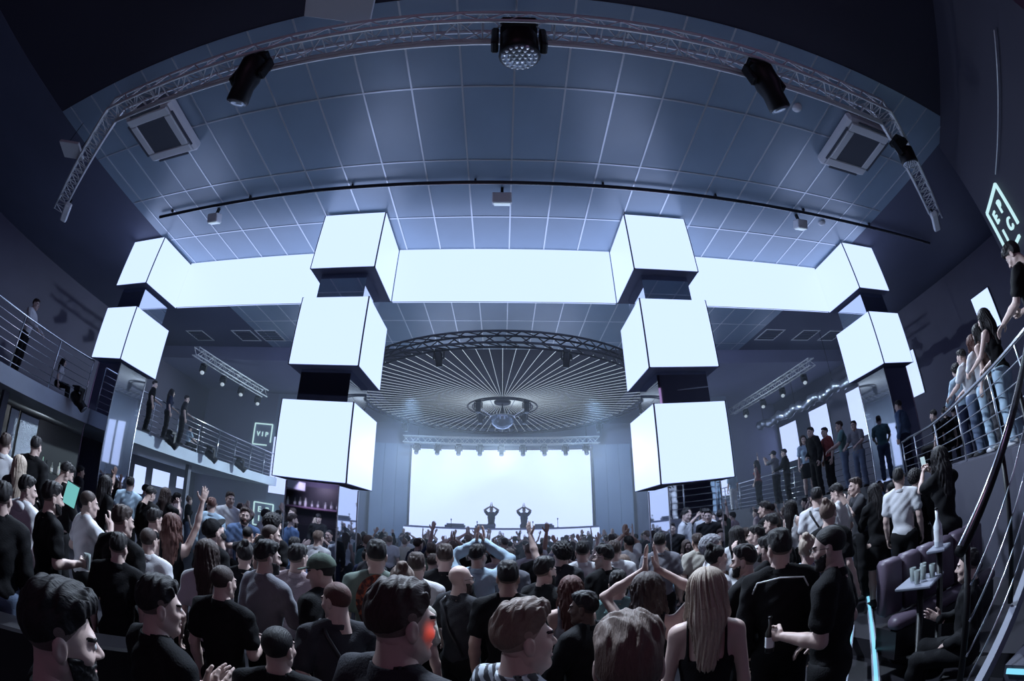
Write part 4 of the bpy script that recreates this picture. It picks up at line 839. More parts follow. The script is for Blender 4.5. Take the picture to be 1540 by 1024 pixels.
_plaid(plaid, 9, (.03, .03, .04), (.42, .46, .52))
stripes = mat('striped_blouse', (.5, .55, .6), .8); _plaid(stripes, 16, (.16, .22, .34), (.6, .63, .68))
# back print on the green tee
gp = mat('green_print_tee', CLOTH['green'], .85)
def _print(m):
    nt = m.node_tree; b = nt.nodes['Principled BSDF']; tc = nt.nodes.new('ShaderNodeTexCoord'); mp = nt.nodes.new('ShaderNodeMapping'); mp.inputs['Location'].default_value = (0, .75, -5.6); mp.inputs['Scale'].default_value = (6, 5, 4.3)
    ln = nt.nodes.new('ShaderNodeVectorMath'); ln.operation = 'LENGTH'; lt = nt.nodes.new('ShaderNodeMath'); lt.operation = 'LESS_THAN'; lt.inputs[1].default_value = 1.0
    nz = nt.nodes.new('ShaderNodeTexNoise'); nz.inputs['Scale'].default_value = 22; r = nt.nodes.new('ShaderNodeValToRGB'); r.color_ramp.elements[0].position = .45; r.color_ramp.elements[1].position = .6; r.color_ramp.elements[0].color = (.05, .02, .02, 1); r.color_ramp.elements[1].color = (.35, .08, .04, 1)
    mx = nt.nodes.new('ShaderNodeMix'); mx.data_type = 'RGBA'; mx.inputs[6].default_value = (.13, .17, .15, 1)
    nt.links.new(tc.outputs['Object'], mp.inputs['Vector']); nt.links.new(mp.outputs[0], ln.inputs[0]); nt.links.new(ln.outputs['Value'], lt.inputs[0]); nt.links.new(tc.outputs['Object'], nz.inputs['Vector']); nt.links.new(nz.outputs['Fac'], r.inputs[0])
    nt.links.new(lt.outputs[0], mx.inputs[0]); nt.links.new(r.outputs[0], mx.inputs[7]); nt.links.new(mx.outputs[2], b.inputs['Base Color'])
_print(gp)
dn = ('down', 'down')
# nearest row
N('bearded man with dark swept hair in profile, largest face at the lower left', 89, 957, 1.2, 82, dn, hair='quiff', hc='black', beard=True, res=0, top='tee', hd=(0, -4))
a = N('young man in black polo clapping low, seen in profile at the lower left', 240, 912, 1.95, 62, ('clapf', 'clapf'), top='polo', hair='crop', hc='black', res=0, hd=(14, 0))
N('man with tousled dark hair and red light on his cheek, foreground left of centre', 603, 938, 1.36, 45, dn, top='shirt', tc='charcoal', hair='crop', hc='brown', res=0, hd=(12, 0))
N('young man with fair textured hair and undercut in plaid shirt, foreground centre', 787, 972, 1.42, 52, ('down', 'fore'), top='shirt', topm=plaid, hair='quiff', hc='light', res=0, hd=(14, 4))
N('light brown head seen from behind at the bottom edge, right of centre', 946, 1000, 1.1, 0, dn, hair='fringe', hc='light', res=0, top='shirt')
N('blonde woman in black strappy top and denim shorts, seen from behind', 1063, 892, 2.35, -2, dn, 'f', 'cami', 'black', 'shorts', 'denim', 'long', 'blonde', res=0)
N('man with shaved hair in black collar, seen from behind at the bottom left', 419, 975, 2.0, 12, dn, top='polo', hair='buzz', hc='black', res=0, hd=(20, 0))
a_bald = N('balding man in dark tee leaning left with bare arm, wearing a backpack strap', 506, 900, 2.7, -18, ('waist', 'fore'), tc='charcoal', hair='buzz', hc='auburn', res=0, hd=(-25, -8))
N('man in black polo with shaved head holding his raised fist, left of centre', 336, 872, 3.1, 30, ('down', 'drink'), top='polo', hair='buzz', hc='brown', res=1, hd=(15, 0))
N('man in loose grey shirt with dark curly fringe in profile, left of the mirrored column', 402, 845, 3.25, 50, ('down', 'fore'), top='shirt', tc='grey', hair='crop', hc='black', beard=True, res=1, hd=(15, 0))
N('person in green baseball cap and black hoodie in front of the inner left column', 483, 868, 3.0, -60, ('waist', 'down'), top='hoodie', hair='cap', hc='black', res=1, hd=(-15, -12))
N('man in dusty pink shirt seen from behind, just left of the green cap', 448, 845, 3.7, 20, dn, top='shirt', tc='pink', hair='short', hc='black', hd=(20, 0))
N('man in black jacket and jeans standing with his back turned at the left edge', 5, 750, 3.95, 5, dn, top='jacket', bot='jeans', bc='denim', hair='short', hc='black', hd=(20, 0))
N('man in white hooded sweatshirt in profile near the left edge', 41, 741, 4.7, 55, dn, top='hoodie', tc='white', hair='crop', hc='black', hd=(25, 0))
b = N('man in black tee holding a drink in profile at the left', 79, 748, 4.4, 70, ('down', 'drink'), top='tee', hair='crop', hc='black', beard=True)
_g1 = glass('clear glass in the hand of the man in black tee at the left', hand_pos(b, 1) - Vector((0, 0, .03)), None, .14)
c = N('man in white tee with his hand raised to his mouth at the left', 134, 757, 5.1, 68, ('waist', 'mouth'), tc='white', hair='buzz', hc='brown', hd=(10, 0))
N('man with faded dark hair in black tee behind the balding man in white shirt', 184, 790, 3.75, 40, dn, hair='short', hc='brown', hd=(20, 0))
N('broad man in black shirt with thin white collar seen from behind at the left', 178, 840, 3.3, 10, dn, top='polo', hair='short', hc='black', hd=(15, 0))
N('balding man in pale blue white shirt seen from behind at the left', 224, 814, 4.2, 20, ('fore', 'waist'), top='shirt', tc='white', hair='buzz', hc='brown', hd=(15, 0))
dg = N('dark haired man with glasses in black behind the balding man in white shirt', 233, 786, 5.0, 60, dn, hair='short', hc='black')
N('woman in black with long brown hair raising her bare arm to film, left', 258, 800, 4.3, 5, ('down', 'vup'), 'f', 'tank', 'black', 'trousers', 'black', 'wavy', 'auburn')
N('woman with long straight brown hair in white top, beside the shaved head man', 312, 836, 3.7, 10, dn, 'f', 'tee', 'white', 'trousers', 'black', 'long', 'brown')
N('man in black cap tilting his head far back to look up', 322, 800, 4.7, 55, dn, hair='cap', hc='black', hd=(0, 38), capc='black', beard=True)
N('dark haired person in black behind the grey shirt man', 368, 838, 4.0, 0, dn, 'f', 'tee', 'black', 'trousers', 'black', 'bun', 'black')
N('man in grey blue tee facing the viewer with a lit phone near the left sign', 368, 776, 6.4, 175, ('down', 'clapf'), tc='blue', hair='short', hc='brown', beard=True)
N('man in pale blue shirt seen from behind below the left balcony', 318, 760, 7.6, 0, dn, top='shirt', tc='pale blue', hair='short', hc='auburn')
N('boy in white tee under the left balcony with his arms crossed', 346, 751, 8.8, 160, ('cross', 'cross'), tc='white', hair='short', hc='brown')
N('man in white tee in front of the small left sign', 400, 776, 6.3, 60, dn, tc='white', hair='short', hc='black')
N('man with dark curls in black tee just right of the small left sign', 411, 790, 5.8, 50, dn, hair='curly', hc='black')
N('man in dark tee with receding hair left of the inner left column', 408, 806, 5.2, 80, dn, hair='buzz', hc='brown', tc='charcoal')
N('stocky man in black leaning over a glowing tablet at the far left', 100, 712, 5.9, 70, ('down', 'fore'), top='shirt', hair='short', hc='black', hd=(0, -25))
tb = thing('tablet', 'glowing turquoise tablet held up at the left', 'tablet', at(107, 744, d=4.9), math.radians(30)); MB().box((-.085, -.006, -.12), (.085, .006, .12), Matrix.Rotation(.2, 4, 'Y'), .006).build('case', M_BLACK, tb); bx('tablet_screen', (-.077, -.0075, -.11), (.077, -.0061, .11), mat('tablet_glow', (.02, .02, .02), .3, emit=(.2, .62, .62), es=.8), tb, Matrix.Rotation(.2, 4, 'Y'))
N('woman with long blonde hair seen from behind near the left edge', 29, 702, 5.9, 0, dn, 'f', 'tee', 'charcoal', 'trousers', 'black', 'long', 'blonde')
N('man in white shirt at the left frame edge below the balcony', 8, 668, 6.6, 20, dn, top='shirt', tc='white', hair='short', hc='brown')
N('man in black shirt in front of the wide glittering panel', 54, 672, 7.2, 30, dn, top='shirt', hair='short', hc='black')
N('woman with long black hair in profile beside the far left column', 161, 730, 7.0, 60, dn, 'f', 'tee', 'black', 'trousers', 'black', 'long', 'black')
N('man in pale blue tee standing right of the far left column', 196, 728, 8.8, 10, dn, tc='pale blue', hair='short', hc='black')
N('man in black with bowed head in the group right of the far left column', 226, 744, 7.6, 50, dn, top='jacket', hair='short', hc='black', hd=(0, -25))
N('woman in black holding up a phone in the group right of the far left column', 250, 745, 8.6, 40, ('down', 'phone'), 'f', 'tee', 'black', 'trousers', 'black', 'long', 'brown')
# middle
N('man in green tee with red print on the back, seen from behind', 566, 838, 3.6, -3, dn, topm=gp, hair='short', hc='black', res=1)
st_a = N('man in white tee with dark shoulder strap, seen from behind left of centre', 626, 852, 4.0, 5, dn, tc='white', hair='short', hc='brown')
N('woman with auburn hair in a bun behind the foreground dark haired man', 605, 876, 3.0, 0, dn, 'f', 'tee', 'cream', 'trousers', 'black', 'bun', 'light')
N('man in black tee with broad back, right behind the white tee with strap', 669, 838, 4.4, 0, dn, hair='short', hc='brown')
a_gl = N('bald man with glasses in dark tee and chest bag, left of centre', 693, 876, 3.4, 42, ('waist', 'fore'), tc='charcoal', hair='bald', hd=(18, 0), beard=True)
N('man in light grey blue shirt raising both hands above his head, centre', 719, 838, 4.6, 12, ('clap', 'clap'), top='shirt', tc='pale blue', hair='short', hc='black', hd=(20, 0))
N('man in black tee with short dark hair seen squarely from behind, centre', 764, 868, 3.3, 0, dn, hair='short', hc='black', skin='tan', res=1)
N('man in black jacket with dark quiff looking right, right of centre', 820, 864, 3.6, 45, ('down', 'fore'), top='jacket', hair='crop', hc='black', beard=True)
N('woman with long wavy brown hair in grey top seen from behind, right of centre', 859, 888, 3.5, 0, dn, 'f', 'tank', 'grey', 'trousers', 'black', 'wavy', 'auburn')
N('dark skinned man with cropped hair facing left, in black jacket', 878, 915, 2.9, -55, ('fore', 'down'), top='jacket', hair='short', hc='black', skin='deep', hd=(-15, 0))
N('woman with long brown hair clapping with bare arms joined overhead, right of centre', 975, 892, 2.75, 10, ('clap', 'clap'), 'f', 'tank', 'black', 'trousers', 'black', 'wavy', 'brown')
N('person in sky blue tee just left of the woman clapping overhead', 930, 884, 3.5, 10, dn, tc='teal', hair='short', hc='black')
N('man in white shirt seen from behind in the middle distance, right of centre', 876, 830, 5.3, 0, dn, top='shirt', tc='white', hair='short', hc='black')
sg = N('man in black tee with sunglasses turned left, right of centre', 908, 838, 4.6, -45, dn, hair='short', hc='black', hd=(-20, 0))
N('man in white tee with dark hair beside the man in sunglasses', 924, 830, 5.4, 0, dn, tc='white', hair='short', hc='brown')
N('man in dark top throwing one arm up towards the stage, right of centre', 845, 833, 5.0, 30, ('wide', 'down'), tc='charcoal', hair='curly', hc='black', hd=(-60, 0))
N('man in pale grey tee seen from behind just left of the inner right column', 992, 816, 6.0, 0, dn, tc='grey', hair='short', hc='black')
N('woman with short grey hair in white top at the inner right column', 1071, 826, 4.6, 80, dn, 'f', 'blouse', 'white', 'trousers', 'black', 'curly', 'grey')
N('woman in cream tee just beyond the blonde woman, right of the column', 1078, 850, 3.6, 60, dn, 'f', 'tee', 'white', 'trousers', 'black', 'bun', 'black')
N('bearded man in black tee with his fist at his chin, right of the blonde woman', 1119, 852, 3.3, -70, ('chin', 'waist'), hair='crop', hc='black', beard=True, hd=(-5, 0))
jk = N('man in dark jacket with thin white cord round his shoulders, seen from behind', 1172, 826, 3.2, 0, dn, top='jacket', hair='crop', hc='black', hd=(-25, 0))
N('blonde woman in striped pale blouse behind the man with glasses', 1216, 826, 3.9, 15, dn, 'f', 'blouse', 'white', 'jeans', 'denim', 'bun', 'blonde', topm=stripes)
gm = N('bald bearded man with glasses in black polo holding a bottle, right', 1247, 822, 2.85, -75, ('drink', 'waist'), top='polo', hair='buzz', hc='black', beard=True, hd=(-5, -5))
_g2 = bottle('dark bottle held by the bald bearded man with glasses', hand_pos(gm, -1) - Vector((0, 0, .1)), .24, mat('dark_bottle', (.03, .03, .03), .1), None)
st_b = N('man in white tee with black strap across his back, right', 1228, 748, 6.5, 0, dn, tc='white', hair='short', hc='black')
N('woman in white sleeveless top with dark ponytail, right of the balcony foot', 1191, 764, 7.8, 40, dn, 'f', 'tank', 'white', 'trousers', 'black', 'long', 'black')
N('man in white tee and pale shorts bending to talk, right', 1259, 742, 6.6, -70, ('down', 'waist'), tc='white', bot='shorts', bc='grey', hair='short', hc='black', hd=(0, -20), shoe='white')
N('man in dark tee drinking, right of the man bending to talk', 1286, 732, 6.9, -110, ('mouth', 'down'), tc='charcoal', hair='short', hc='brown')
N('girl with long dark hair in black leather jacket and skirt with bare legs', 1314, 746, 5.9, -25, ('chin', 'down'), 'f', 'jacket', 'black', 'skirt', 'black', 'long', 'black', hd=(-15, 0), base=.05)
N('man in rumpled white tee seen from behind at the right', 1352, 722, 5.7, 10, dn, tc='white', hair='crop', hc='black', base=.05)
fw = N('person in black raising both arms to film with a phone at the right', 1412, 692, 5.0, -30, ('phone', 'phone'), 'f', 'tee', 'black', 'trousers', 'black', 'wavy', 'black', base=.05)
_g3 = phone('phone held high by the person in black at the right', hand_pos(fw, -1, .12, -.03), math.radians(-40))
N('dark haired person in black between the rumpled white tee and the filming person', 1377, 722, 6.3, 30, dn, 'm', 'shirt', 'black', hair='curly', hc='black', base=.05)
N('man in dark shirt in profile left of the man with black strap', 1150, 766, 7.4, -70, dn, top='shirt', hair='short', hc='black')
N('man in black jacket laughing beside the woman in white sleeveless top', 1160, 788, 6.3, -60, dn, top='jacket', hair='short', hc='black')
N('man in white tee with his hand at his mouth, right of the inner right column', 1137, 806, 5.6, -80, ('mouth', 'down'), tc='white', hair='short', hc='black')
N('woman in white tee with dark hair near the foot of the right balcony', 1108, 806, 6.2, 10, dn, 'f', 'tee', 'white', 'trousers', 'black', 'long', 'black')
N('man with beard in black behind the white corded jacket', 1152, 826, 4.5, -60, dn, hair='short', hc='black', beard=True)
N('woman with grey blonde bob in dark dress, left of the girl in leather', 1246, 772, 4.9, 20, dn, 'f', 'tee', 'black', 'skirt', 'black', 'bun', 'light')
st = N('seated person in black with hands held forward, beside the dark handrail', 1456, 850, 3.95, -84, ('waist', 'clapf'), 'm', 'shirt', 'black', hair='short', hc='black', shoe='white', sit=True)
MB().box((-.25, -.25, 0), (.25, .2, .33), Matrix.Translation(st[0].location) @ Matrix.Rotation(st[0].rotation_euler.z, 4, 'Z'), .03).build('stool', M_LEATHER); tag(COL.objects['stool'], 'black cube stool under the seated person beside the dark handrail', 'stool')
# things worn
def worn(tD, name, build, m, head=False):
    t, D = tD; o = build(MB()).build(name, m, t, True)
    if head: o.matrix_local = D['_Mh']
    return o
def specs(b):
    for s in (-1, 1):
        b.tube([(s * .033 + .021 * math.cos(a), .1145 - .006 * abs(math.cos(a)), .001 + .017 * math.sin(a)) for a in [2 * PI * k / 14 for k in range(15)]], .0017, 5, False); b.tube([(s * .054, .108, .006), (s * .075, .05, .008), (s * .083, -.012, .004)], .0017, 5)
    return b.tube([(-.012, .115, .004), (0, .119, .007), (.012, .115, .004)], .0017, 5)
def strap(b): return b.tube([(-.1, .1, 1.47), (-.105, .0, 1.535), (-.1, -.118, 1.46), (.02, -.152, 1.24), (.15, -.125, 1.02)], .014, 6)
worn(gm, 'glasses', specs, M_BLACK, True); worn(a_gl, 'glasses', specs, M_BLACK, True); worn(sg, 'sunglasses', specs, M_BLACK, True); worn(dg, 'glasses', specs, M_BLACK, True)
worn(a_gl, 'chest_bag_strap', strap, M_LEATHER); worn(a_bald, 'backpack_strap', strap, M_LEATHER)
worn(st_a, 'shoulder_strap', strap, M_LEATHER); worn(st_b, 'shoulder_strap', strap, M_LEATHER)
worn(jk, 'white_cord', lambda b: b.tube([(-.2, -.06, 1.36), (-.15, -.13, 1.47), (0, -.145, 1.49), (.15, -.13, 1.47), (.2, -.06, 1.36)], .006, 6), M_WHITEP)
# right balcony
BZ = 1.805
N('man in teal tee leaning on the balcony rail, left of the far right column', 1262, 641, 12.2, -95, ('rail', 'rail'), tc='teal', bc='denim', bot='jeans', hair='short', hc='brown', base=BZ)
N('man in grey tee resting his arms on the rail beside the far right column', 1284, 640, 11.6, -150, ('rail', 'rail'), tc='grey', bc='denim', bot='jeans', hair='short', hc='black', base=BZ)
N('person in dark red shirt on the right balcony', 1240, 650, 13.0, -120, dn, tc='red', hair='short', hc='black', base=BZ)
N('man in open dark shirt over white on the right balcony', 1219, 650, 13.4, -130, ('down', 'waist'), top='jacket', hair='short', hc='black', base=BZ)
N('woman in pale blue blouse on the right balcony', 1208, 662, 13.6, 170, dn, 'f', 'blouse', 'pale blue', 'skirt', 'black', 'long', 'brown', base=BZ)
N('man in black shirt before the second screen from the stage on the right balcony', 1179, 681, 15.0, -80, ('rail', 'down'), top='shirt', hair='short', hc='black', base=BZ)
N('man in dark cap on the right balcony filming the stage', 1163, 684, 15.4, -60, ('phone', 'phone'), tc='grey', hair='cap', hc='black', capc='charcoal', base=BZ)
N('woman in red top raising a pale arm on the right balcony', 1137, 698, 16.6, -60, ('down', 'vup'), 'f', 'tank', 'red', 'trousers', 'black', 'long', 'black', base=BZ)
N('person in white trousers at the stage end of the right balcony', 1100, 712, 18.0, -30, dn, tc='pale blue', bc='white', hair='short', hc='brown', base=BZ)
N('tall man in blue denim shirt standing right of the far right column', 1350, 606, 10.4, -60, dn, top='shirt', tc='blue', bot='jeans', bc='navy', hair='short', hc='black', base=BZ)
N('man in pale blue jacket at the bend of the near balcony rail', 1437, 556, 8.7, -35, ('rail', 'down'), top='shirt', tc='pale blue', bot='jeans', bc='navy', hair='curly', hc='black', base=BZ)
N('man with bright lit face leaning on the near balcony rail, third from the left', 1446, 537, 8.2, -60, ('rail', 'rail'), top='tee', tc='white', bot='jeans', bc='denim', hair='short', hc='black', base=BZ)
N('woman in white shirt with hands clasped under her chin at the near balcony rail', 1460, 512, 7.6, -45, ('chin', 'chin'), 'f', 'blouse', 'white', 'jeans', 'pale blue', 'wavy', 'auburn', base=BZ, shoe='white')
N('woman in dark top close behind the woman in jeans on the near balcony', 1468, 495, 7.2, -50, dn, 'f', 'tank', 'brown', 'trousers', 'charcoal', 'long', 'black', base=BZ)
N('laughing woman in black sleeveless top and light jeans on the near balcony', 1480, 482, 6.9, -60, ('rail', 'rail'), 'f', 'tank', 'black', 'jeans', 'pale blue', 'long', 'black', base=BZ, shoe='white')
tm = N('young man in black tee looking down from the balcony at the right edge', 1524, 384, 5.75, -72, ('rail', 'drink'), top='tee', bot='trousers', bc='white', hair='fringe', hc='black', base=BZ, hd=(0, -22), res=0, shoe='white')
for i, (hx, hy, d) in enumerate(((1404, 625, 9.9), (1420, 620, 9.6), (1434, 618, 9.3))):
    N(['dark haired person sitting behind the near balcony rail, leftmost of three low heads', 'person with lit cheek, middle of three low heads behind the balcony rail', 'dark haired person, rightmost of three low heads behind the balcony rail'][i], hx, hy, d, [-70, -30, 10][i], dn, 'mfm'[i], 'tee', 'black', hair=['short', 'bun', 'short'][i], hc='black', base=BZ, sit=True)
# left balcony
LZ = 3.335
N('man in white shirt and dark vest leaning on the near left balcony rail', 54, 458, 13.0, 120, ('rail', 'rail'), top='shirt', tc='white', hair='short', hc='brown', base=LZ)
N('person in white tee seated low behind the left balcony rail', 96, 545, 12.4, 100, dn, 'f', 'tee', 'white', hair='long', hc='black', base=LZ, sit=True)
for i, (hx, hy) in enumerate(((233, 578), (259, 591), (281, 600))):
    N(['slim person in dark clothes behind the far left balcony rail, nearest the column', 'person in dark tee behind the far left balcony rail, second from the column', 'person in charcoal tee behind the far left balcony rail, third from the column'][i], hx, hy, 14.0 + i * .6, 80, ('rail', 'down'), 'mfm'[i], 'tee', ['black', 'navy', 'charcoal'][i], hair=['short', 'long', 'short'][i], hc='black', base=LZ)
N('person in pale tee seen through the far left balcony cables', 286, 645, 14.2, 60, ('rail', 'rail'), 'm', 'tee', 'pale blue', hair='short', hc='black', base=LZ, sit=True)
# performers
N('left performer on stage clapping overhead, dark against the video wall', 739, 766, 20.3, 178, ('clap', 'clap'), tc='charcoal', hair='short', hc='brown', base=.935)
N('right performer on stage clapping overhead, dark against the video wall', 788, 767, 20.3, 182, ('clap', 'clap'), tc='navy', hair='short', hc='black', base=.935)
NAMED = len(PLACED); print('named', NAMED)
# ------------------------------------------------------------------ the rest of the crowd
ORD = ['zeroth', 'first', 'second', 'third', 'fourth', 'fifth', 'sixth', 'seventh', 'eighth', 'ninth', 'tenth', 'eleventh', 'twelfth', 'thirteenth', 'fourteenth', 'fifteenth', 'sixteenth', 'seventeenth', 'eighteenth', 'nineteenth', 'twentieth']
PROTO = [('m', dn, 'tee', 'trousers', 'short', 'standing'), ('m', ('clap', 'clap'), 'tee', 'trousers', 'short', 'clapping overhead'), ('f', dn, 'tank', 'trousers', 'long', 'long hair'), ('m', dn, 'shirt', 'jeans', 'crop', 'standing'),
         ('m', ('down', 'vup'), 'tee', 'trousers', 'short', 'raising one arm'), ('f', ('wide', 'wide'), 'tank', 'trousers', 'wavy', 'arms spread high'), ('m', ('tip', 'tip'), 'tee', 'jeans', 'crop', 'hands joined overhead'), ('f', dn, 'tee', 'trousers', 'bun', 'tied up hair'),
         ('m', ('phone', 'phone'), 'tee', 'trousers', 'buzz', 'filming'), ('m', ('up', 'up'), 'shirt', 'trousers', 'short', 'raising both arms'), ('f', ('clap', 'clap'), 'tee', 'jeans', 'long', 'clapping overhead'), ('m', ('head', 'head'), 'tee', 'trousers', 'short', 'hands on head')]
TC = ['black', 'black', 'charcoal', 'white', 'grey', 'navy', 'white', 'black', 'pale blue', 'charcoal', 'blue', 'pink', 'green', 'teal', 'cream', 'black']
def crowd_zone(zone, rows, x0f, x1f, sp, groupname):
    for ri, y in enumerate(rows):
        x = x0f(y) + random.uniform(0, .4); k = 0; row = len(rows) - ri
        while x < x1f(y):
            px, py = x + random.uniform(-.14, .14), y + random.uniform(-.2, .2)
            free = all((px - a) ** 2 + (py - b) ** 2 > .46 ** 2 for a, b, z in PLACED if z < 1)
            for cx_ in COLX:
                if abs(px - cx_) < .95 and 6.85 < py < 8.8: free = False
            if free and len(PLACED) < 288:
                k += 1; d = math.hypot(px, py); rr = random.random(); near = y < 7
                pi = random.choice([0, 0, 2, 3, 3, 7, 1, 8]) if near else random.choice([0, 0, 1, 2, 2, 3, 3, 4, 5, 6, 7, 7, 8, 9, 10, 11, 4, 6, 0, 3])
                sx, arms, top, bot, hair, what = PROTO[pi]; res = 1 if d < 7.5 else 2
                D = make_body((sx, arms, top, bot, (0, 0), res, hair, False), sx, arms, top, bot, (0, 0), res, hairkind=hair)
                tc = random.choice(TC); s = random.uniform(.88, .95) if sx == 'f' else random.uniform(.93, 1.01)
                if y > 11: s = random.uniform(.86, .93)
                bz = -.12 if zone == 'middle' else .12
                hdg = math.degrees(math.atan2(-px, 20 - py)) + random.uniform(-22, 22)
                lab = f"{tc} {'top' if top == 'tank' else top}, {what}, {ORD[k]} from left, {zone} crowd, {ORD[row]} row from stage"
                person(lab, (px, py, bz), hdg, s, D, random.choice(['fair', 'fair', 'tan']), tc, random.choice(['black', 'navy', 'charcoal', 'denim']), random.choice(['black', 'black', 'brown', 'brown', 'light']), group=groupname)
                PLACED.append((px, py, bz))
            x += sp * random.uniform(.9, 1.12)
mid = [5.6, 6.5, 7.4, 8.4, 9.4, 10.4, 11.4, 12.4, 13.4, 14.4, 15.4, 16.4]
crowd_zone('middle', mid, lambda y: -min(2.55 + .0 * y, 9) if 6.6 < y < 9 else -4.6, lambda y: 2.6 if 6.6 < y < 9 else 4.7, .86, 'dancing crowd between the inner columns')
crowd_zone('left', [6.2, 7.4, 8.8, 10.2, 11.8, 13.4], lambda y: -9.2, lambda y: -5.0, 1.05, 'crowd between the two left columns')
crowd_zone('right', [6.2, 7.4, 8.8, 10.2, 11.8, 13.4], lambda y: 5.0, lambda y: 9.0, 1.1, 'crowd between the two right columns')
print('people', len(PLACED))
# small shifts along the floor so that no two bodies touch
DADJ = {'dark haired person sitting behind the near balcony rail, leftmost of three low heads': -0.06, 'person with lit cheek, middle of three low heads behind the balcony rail': 0.18, 'man in pale blue shirt seen from behind below the left balcony': 0.09, 'balding man in dark tee leaning left with bare arm, wearing a backpack strap': -0.09, 'bearded man in black tee with his fist at his chin, right of the blonde woman': 0.3, 'woman in cream tee just beyond the blonde woman, right of the column': 0.51, 'woman in white shirt with hands clasped under her chin at the near balcony rail': 0.33, 'girl with long dark hair in black leather jacket and skirt with bare legs': 0.9, 'man in white hooded sweatshirt in profile near the left edge': 0.27, 'dark haired person in black behind the grey shirt man': 0.18, 'man in white tee and pale shorts bending to talk, right': 0.18, 'woman in black with long brown hair raising her bare arm to film, left': 0.48, 'woman with long wavy brown hair in grey top seen from behind, right of centre': -0.06, 'tall man in blue denim shirt standing right of the far right column': 0.49, 'dark haired man with glasses in black behind the balding man in white shirt': 0.27, 'man in dark top throwing one arm up towards the stage, right of centre': -0.03, 'man in black tee with broad back, right behind the white tee with strap': -0.03, 'man in black tee with short dark hair seen squarely from behind, centre': -0.06, 'person in green baseball cap and black hoodie in front of the inner left column': 0.24, 'person in sky blue tee just left of the woman clapping overhead': 0.18, 'woman in white tee with dark hair near the foot of the right balcony': -0.06, 'broad man in black shirt with thin white collar seen from behind at the left': 0.47, 'man in black jacket laughing beside the woman in white sleeveless top': 0.12, 'man in white tee with dark hair beside the man in sunglasses': 0.18, 'man in dark tee drinking, right of the man bending to talk': 0.54, 'woman in dark top close behind the woman in jeans on the near balcony': 0.37, 'man with bright lit face leaning on the near balcony rail, third from the left': 0.03, 'laughing woman in black sleeveless top and light jeans on the near balcony': -0.05, 'bald man with glasses in dark tee and chest bag, left of centre': 0.18, 'man in rumpled white tee seen from behind at the right': 0.87, 'cream tee, standing, seventh from left, middle crowd, twelfth row from stage': 0.18, 'young man with fair textured hair and undercut in plaid shirt, foreground centre': 0.09, 'bald bearded man with glasses in black polo holding a bottle, right': -0.03, 'man in black tee holding a drink in profile at the left': -0.09, 'charcoal tee, standing, eighth from left, middle crowd, twelfth row from stage': 0.09, 'man with faded dark hair in black tee behind the balding man in white shirt': 0.31, 'man in loose grey shirt with dark curly fringe in profile, left of the mirrored column': 0.24, 'woman with short grey hair in white top at the inner right column': 0.09, 'man in dusty pink shirt seen from behind, just left of the green cap': 0.24, 'man in pale blue jacket at the bend of the near balcony rail': 0.18, 'man in light grey blue shirt raising both hands above his head, centre': 0.09, 'dark haired person in black between the rumpled white tee and the filming person': 0.63, 'man in black polo with shaved head holding his raised fist, left of centre': -0.09, 'man in grey blue tee facing the viewer with a lit phone near the left sign': 0.06, 'man in white tee with black strap across his back, right': -0.09, 'man in green tee with red print on the back, seen from behind': 0.09, 'balding man in pale blue white shirt seen from behind at the left': 0.03, 'man in black jacket with dark quiff looking right, right of centre': 0.18, 'charcoal tee, filming, first from left, middle crowd, twelfth row from stage': -0.03, 'pale blue top, long hair, sixth from left, middle crowd, twelfth row from stage': 0.09, 'black tee, tied up hair, eighth from left, middle crowd, twelfth row from stage': 0.09, 'person in black raising both arms to film with a phone at the right': 0.56}
for o in list(COL.objects):
    if o.get('label') in DADJ: o.location += Vector((o.location.x, o.location.y, 0)).normalized() * DADJ[o['label']]
for it, ow in ((_g1, b[0]), (_g2, gm[0]), (_g3, fw[0])):
    if ow['label'] in DADJ: it.location += Vector((ow.location.x, ow.location.y, 0)).normalized() * DADJ[ow['label']]
# ------------------------------------------------------------------ light
def lamp(name, kind, loc, aim, power, col, size=1., spot=1.2, blend=.6):
    ld = bpy.data.lights.new(name, kind); ld.energy = power; ld.color = col
    if kind == 'AREA': ld.size = size
    else: ld.shadow_soft_size = size
    if kind == 'SPOT': ld.spot_size = spot; ld.spot_blend = blend
    o = bpy.data.objects.new(name, ld); COL.objects.link(o); o.location = loc; o.rotation_euler = (Vector(aim) - Vector(loc)).to_track_quat('-Z', 'Y').to_euler(); return o
BLUE = (.42, .66, 1.0); COOL = (.68, .82, 1.0)
for x in (-4.2, -2.1, 0, 2.1, 4.2): lamp('added_back_light', 'SPOT', (x, 20.35, 5.2), (x * 1.3, 5, 1.2), 1000, COOL, .15, 1.1, .8)  # spots added along the stage truss to rim the crowd with light
for x, e, p in ((-.3, 4200, (-3.2, 2.6, 1.2)), (.3, 3800, (3.2, 3.0, 1.2)), (-6.9, 3400, (-5.2, 3.4, 1)), (7.15, 2600, (5.4, 3.8, 1))): lamp('flood_light_beam', 'SPOT', (x, 6.2, 7.85), p, e, COOL, .2, 1.35, .9)
lamp('added_tower_wash', 'SPOT', (-3.2, 14.5, 6.3), (-6.1, 23.1, 3.4), 1900, BLUE, .2, 1.0); lamp('added_tower_wash', 'SPOT', (3.2, 14.5, 6.3), (6.1, 23.1, 3.4), 1900, BLUE, .2, 1.0)  # unseen spots added in mid air to brighten the stage towers
lamp('house_fill_light', 'AREA', (-2, -5.5, 6.8), (0, 5, 1.5), 24, (.95, .5, .8), 3.5)
lamp('house_fill_light', 'AREA', (7, -4.5, 6.5), (4, 4, 1.5), 18, (.8, .5, 1.0), 3)
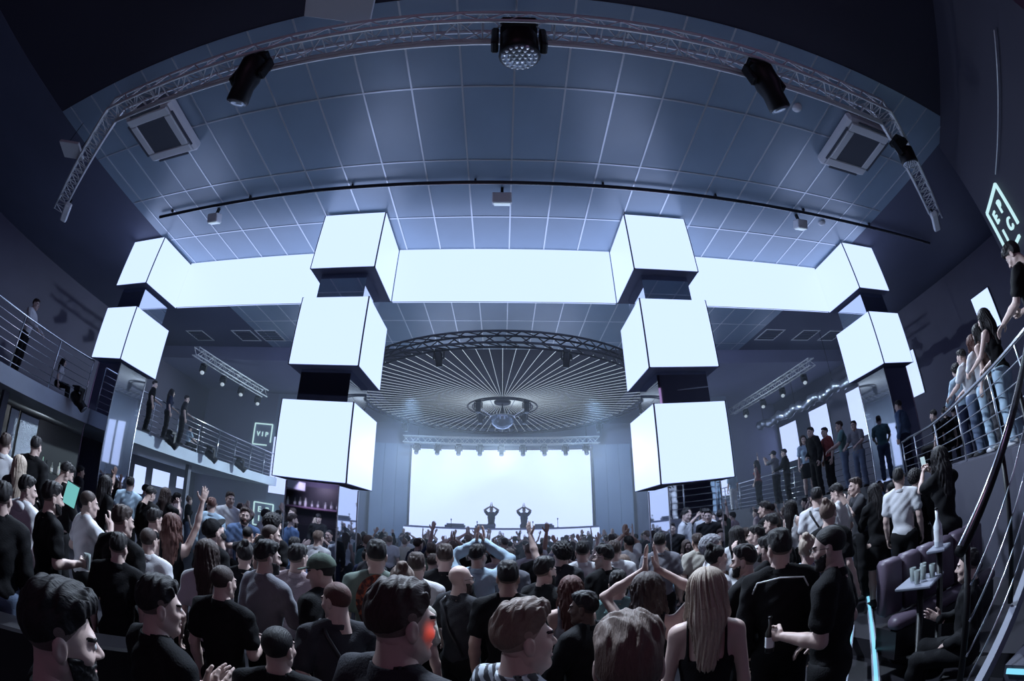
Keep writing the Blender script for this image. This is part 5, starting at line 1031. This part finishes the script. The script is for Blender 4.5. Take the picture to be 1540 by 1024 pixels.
for sx in (-1, 1): lamp('added_side_wash', 'SPOT', (-sx * 2.0, 20.3, 5.35), (sx * 11, 14.2, 3.0), 9000 if sx < 0 else 5000, (.6, .8, 1.0), .2, .8, .6)  # unseen spots added over the stage to lift the balconies and side crowds
lamp('back_bar_light', 'AREA', (-13.6, 7.6, 2.75), (-14.6, 7.6, 1.4), 22, (.9, .95, 1.0), .4)
lamp('bar_light', 'AREA', (-9.5, -5.4, 3.4), (-9.5, -6.6, 1.8), 60, (.9, .7, 1.0), .6)
_h = [o for o in COL.objects if 'red light on his cheek' in str(o.get('label'))][0]; _p = _h.matrix_world @ Vector((.062, .065, 1.63)); lamp('red_pin_spot', 'SPOT', (1.9, -.8, 3.6), _p, 500, (1, .1, .03), .02, math.radians(1.0), .3)
_B0, _u = Vector((6.2, -.85, 0)), Vector((1, 1, 0)).normalized()
w = bpy.data.worlds.new('club_air'); SC.world = w; w.use_nodes = True; w.node_tree.nodes['Background'].inputs[0].default_value = (.005, .004, .007, 1); w.node_tree.nodes['Background'].inputs[1].default_value = 1
HAZE = True
if HAZE:
    o = bx('haze', (-16.4, 8.9, .13), (16.4, 19.3, 7.7), None); hm = bpy.data.materials.new('stage_haze'); hm.use_nodes = True; nt = hm.node_tree; nt.nodes.clear()
    out = nt.nodes.new('ShaderNodeOutputMaterial'); vs = nt.nodes.new('ShaderNodeVolumeScatter'); vs.inputs['Color'].default_value = (.75, .85, 1, 1); vs.inputs['Density'].default_value = .026; vs.inputs['Anisotropy'].default_value = .2
    nt.links.new(vs.outputs[0], out.inputs['Volume']); o.data.materials.clear(); o.data.materials.append(hm); tag(o, 'thin blue haze hanging in the air before the stage', 'haze', kind='stuff')
vsn = SC.view_settings; SC.display_settings.display_device = 'sRGB'; vsn.view_transform = 'Standard'; vsn.look = 'None'; vsn.gamma = 1; vsn.exposure = 0; vsn.use_curve_mapping = False
SC.cycles.use_denoising = True; SC.cycles.denoiser = 'OPENIMAGEDENOISE'; SC.cycles.max_bounces = 6; SC.cycles.diffuse_bounces = 1; SC.cycles.glossy_bounces = 4; SC.cycles.transmission_bounces = 6; SC.cycles.volume_bounces = 0; SC.cycles.sample_clamp_indirect = 4; SC.cycles.use_light_tree = True
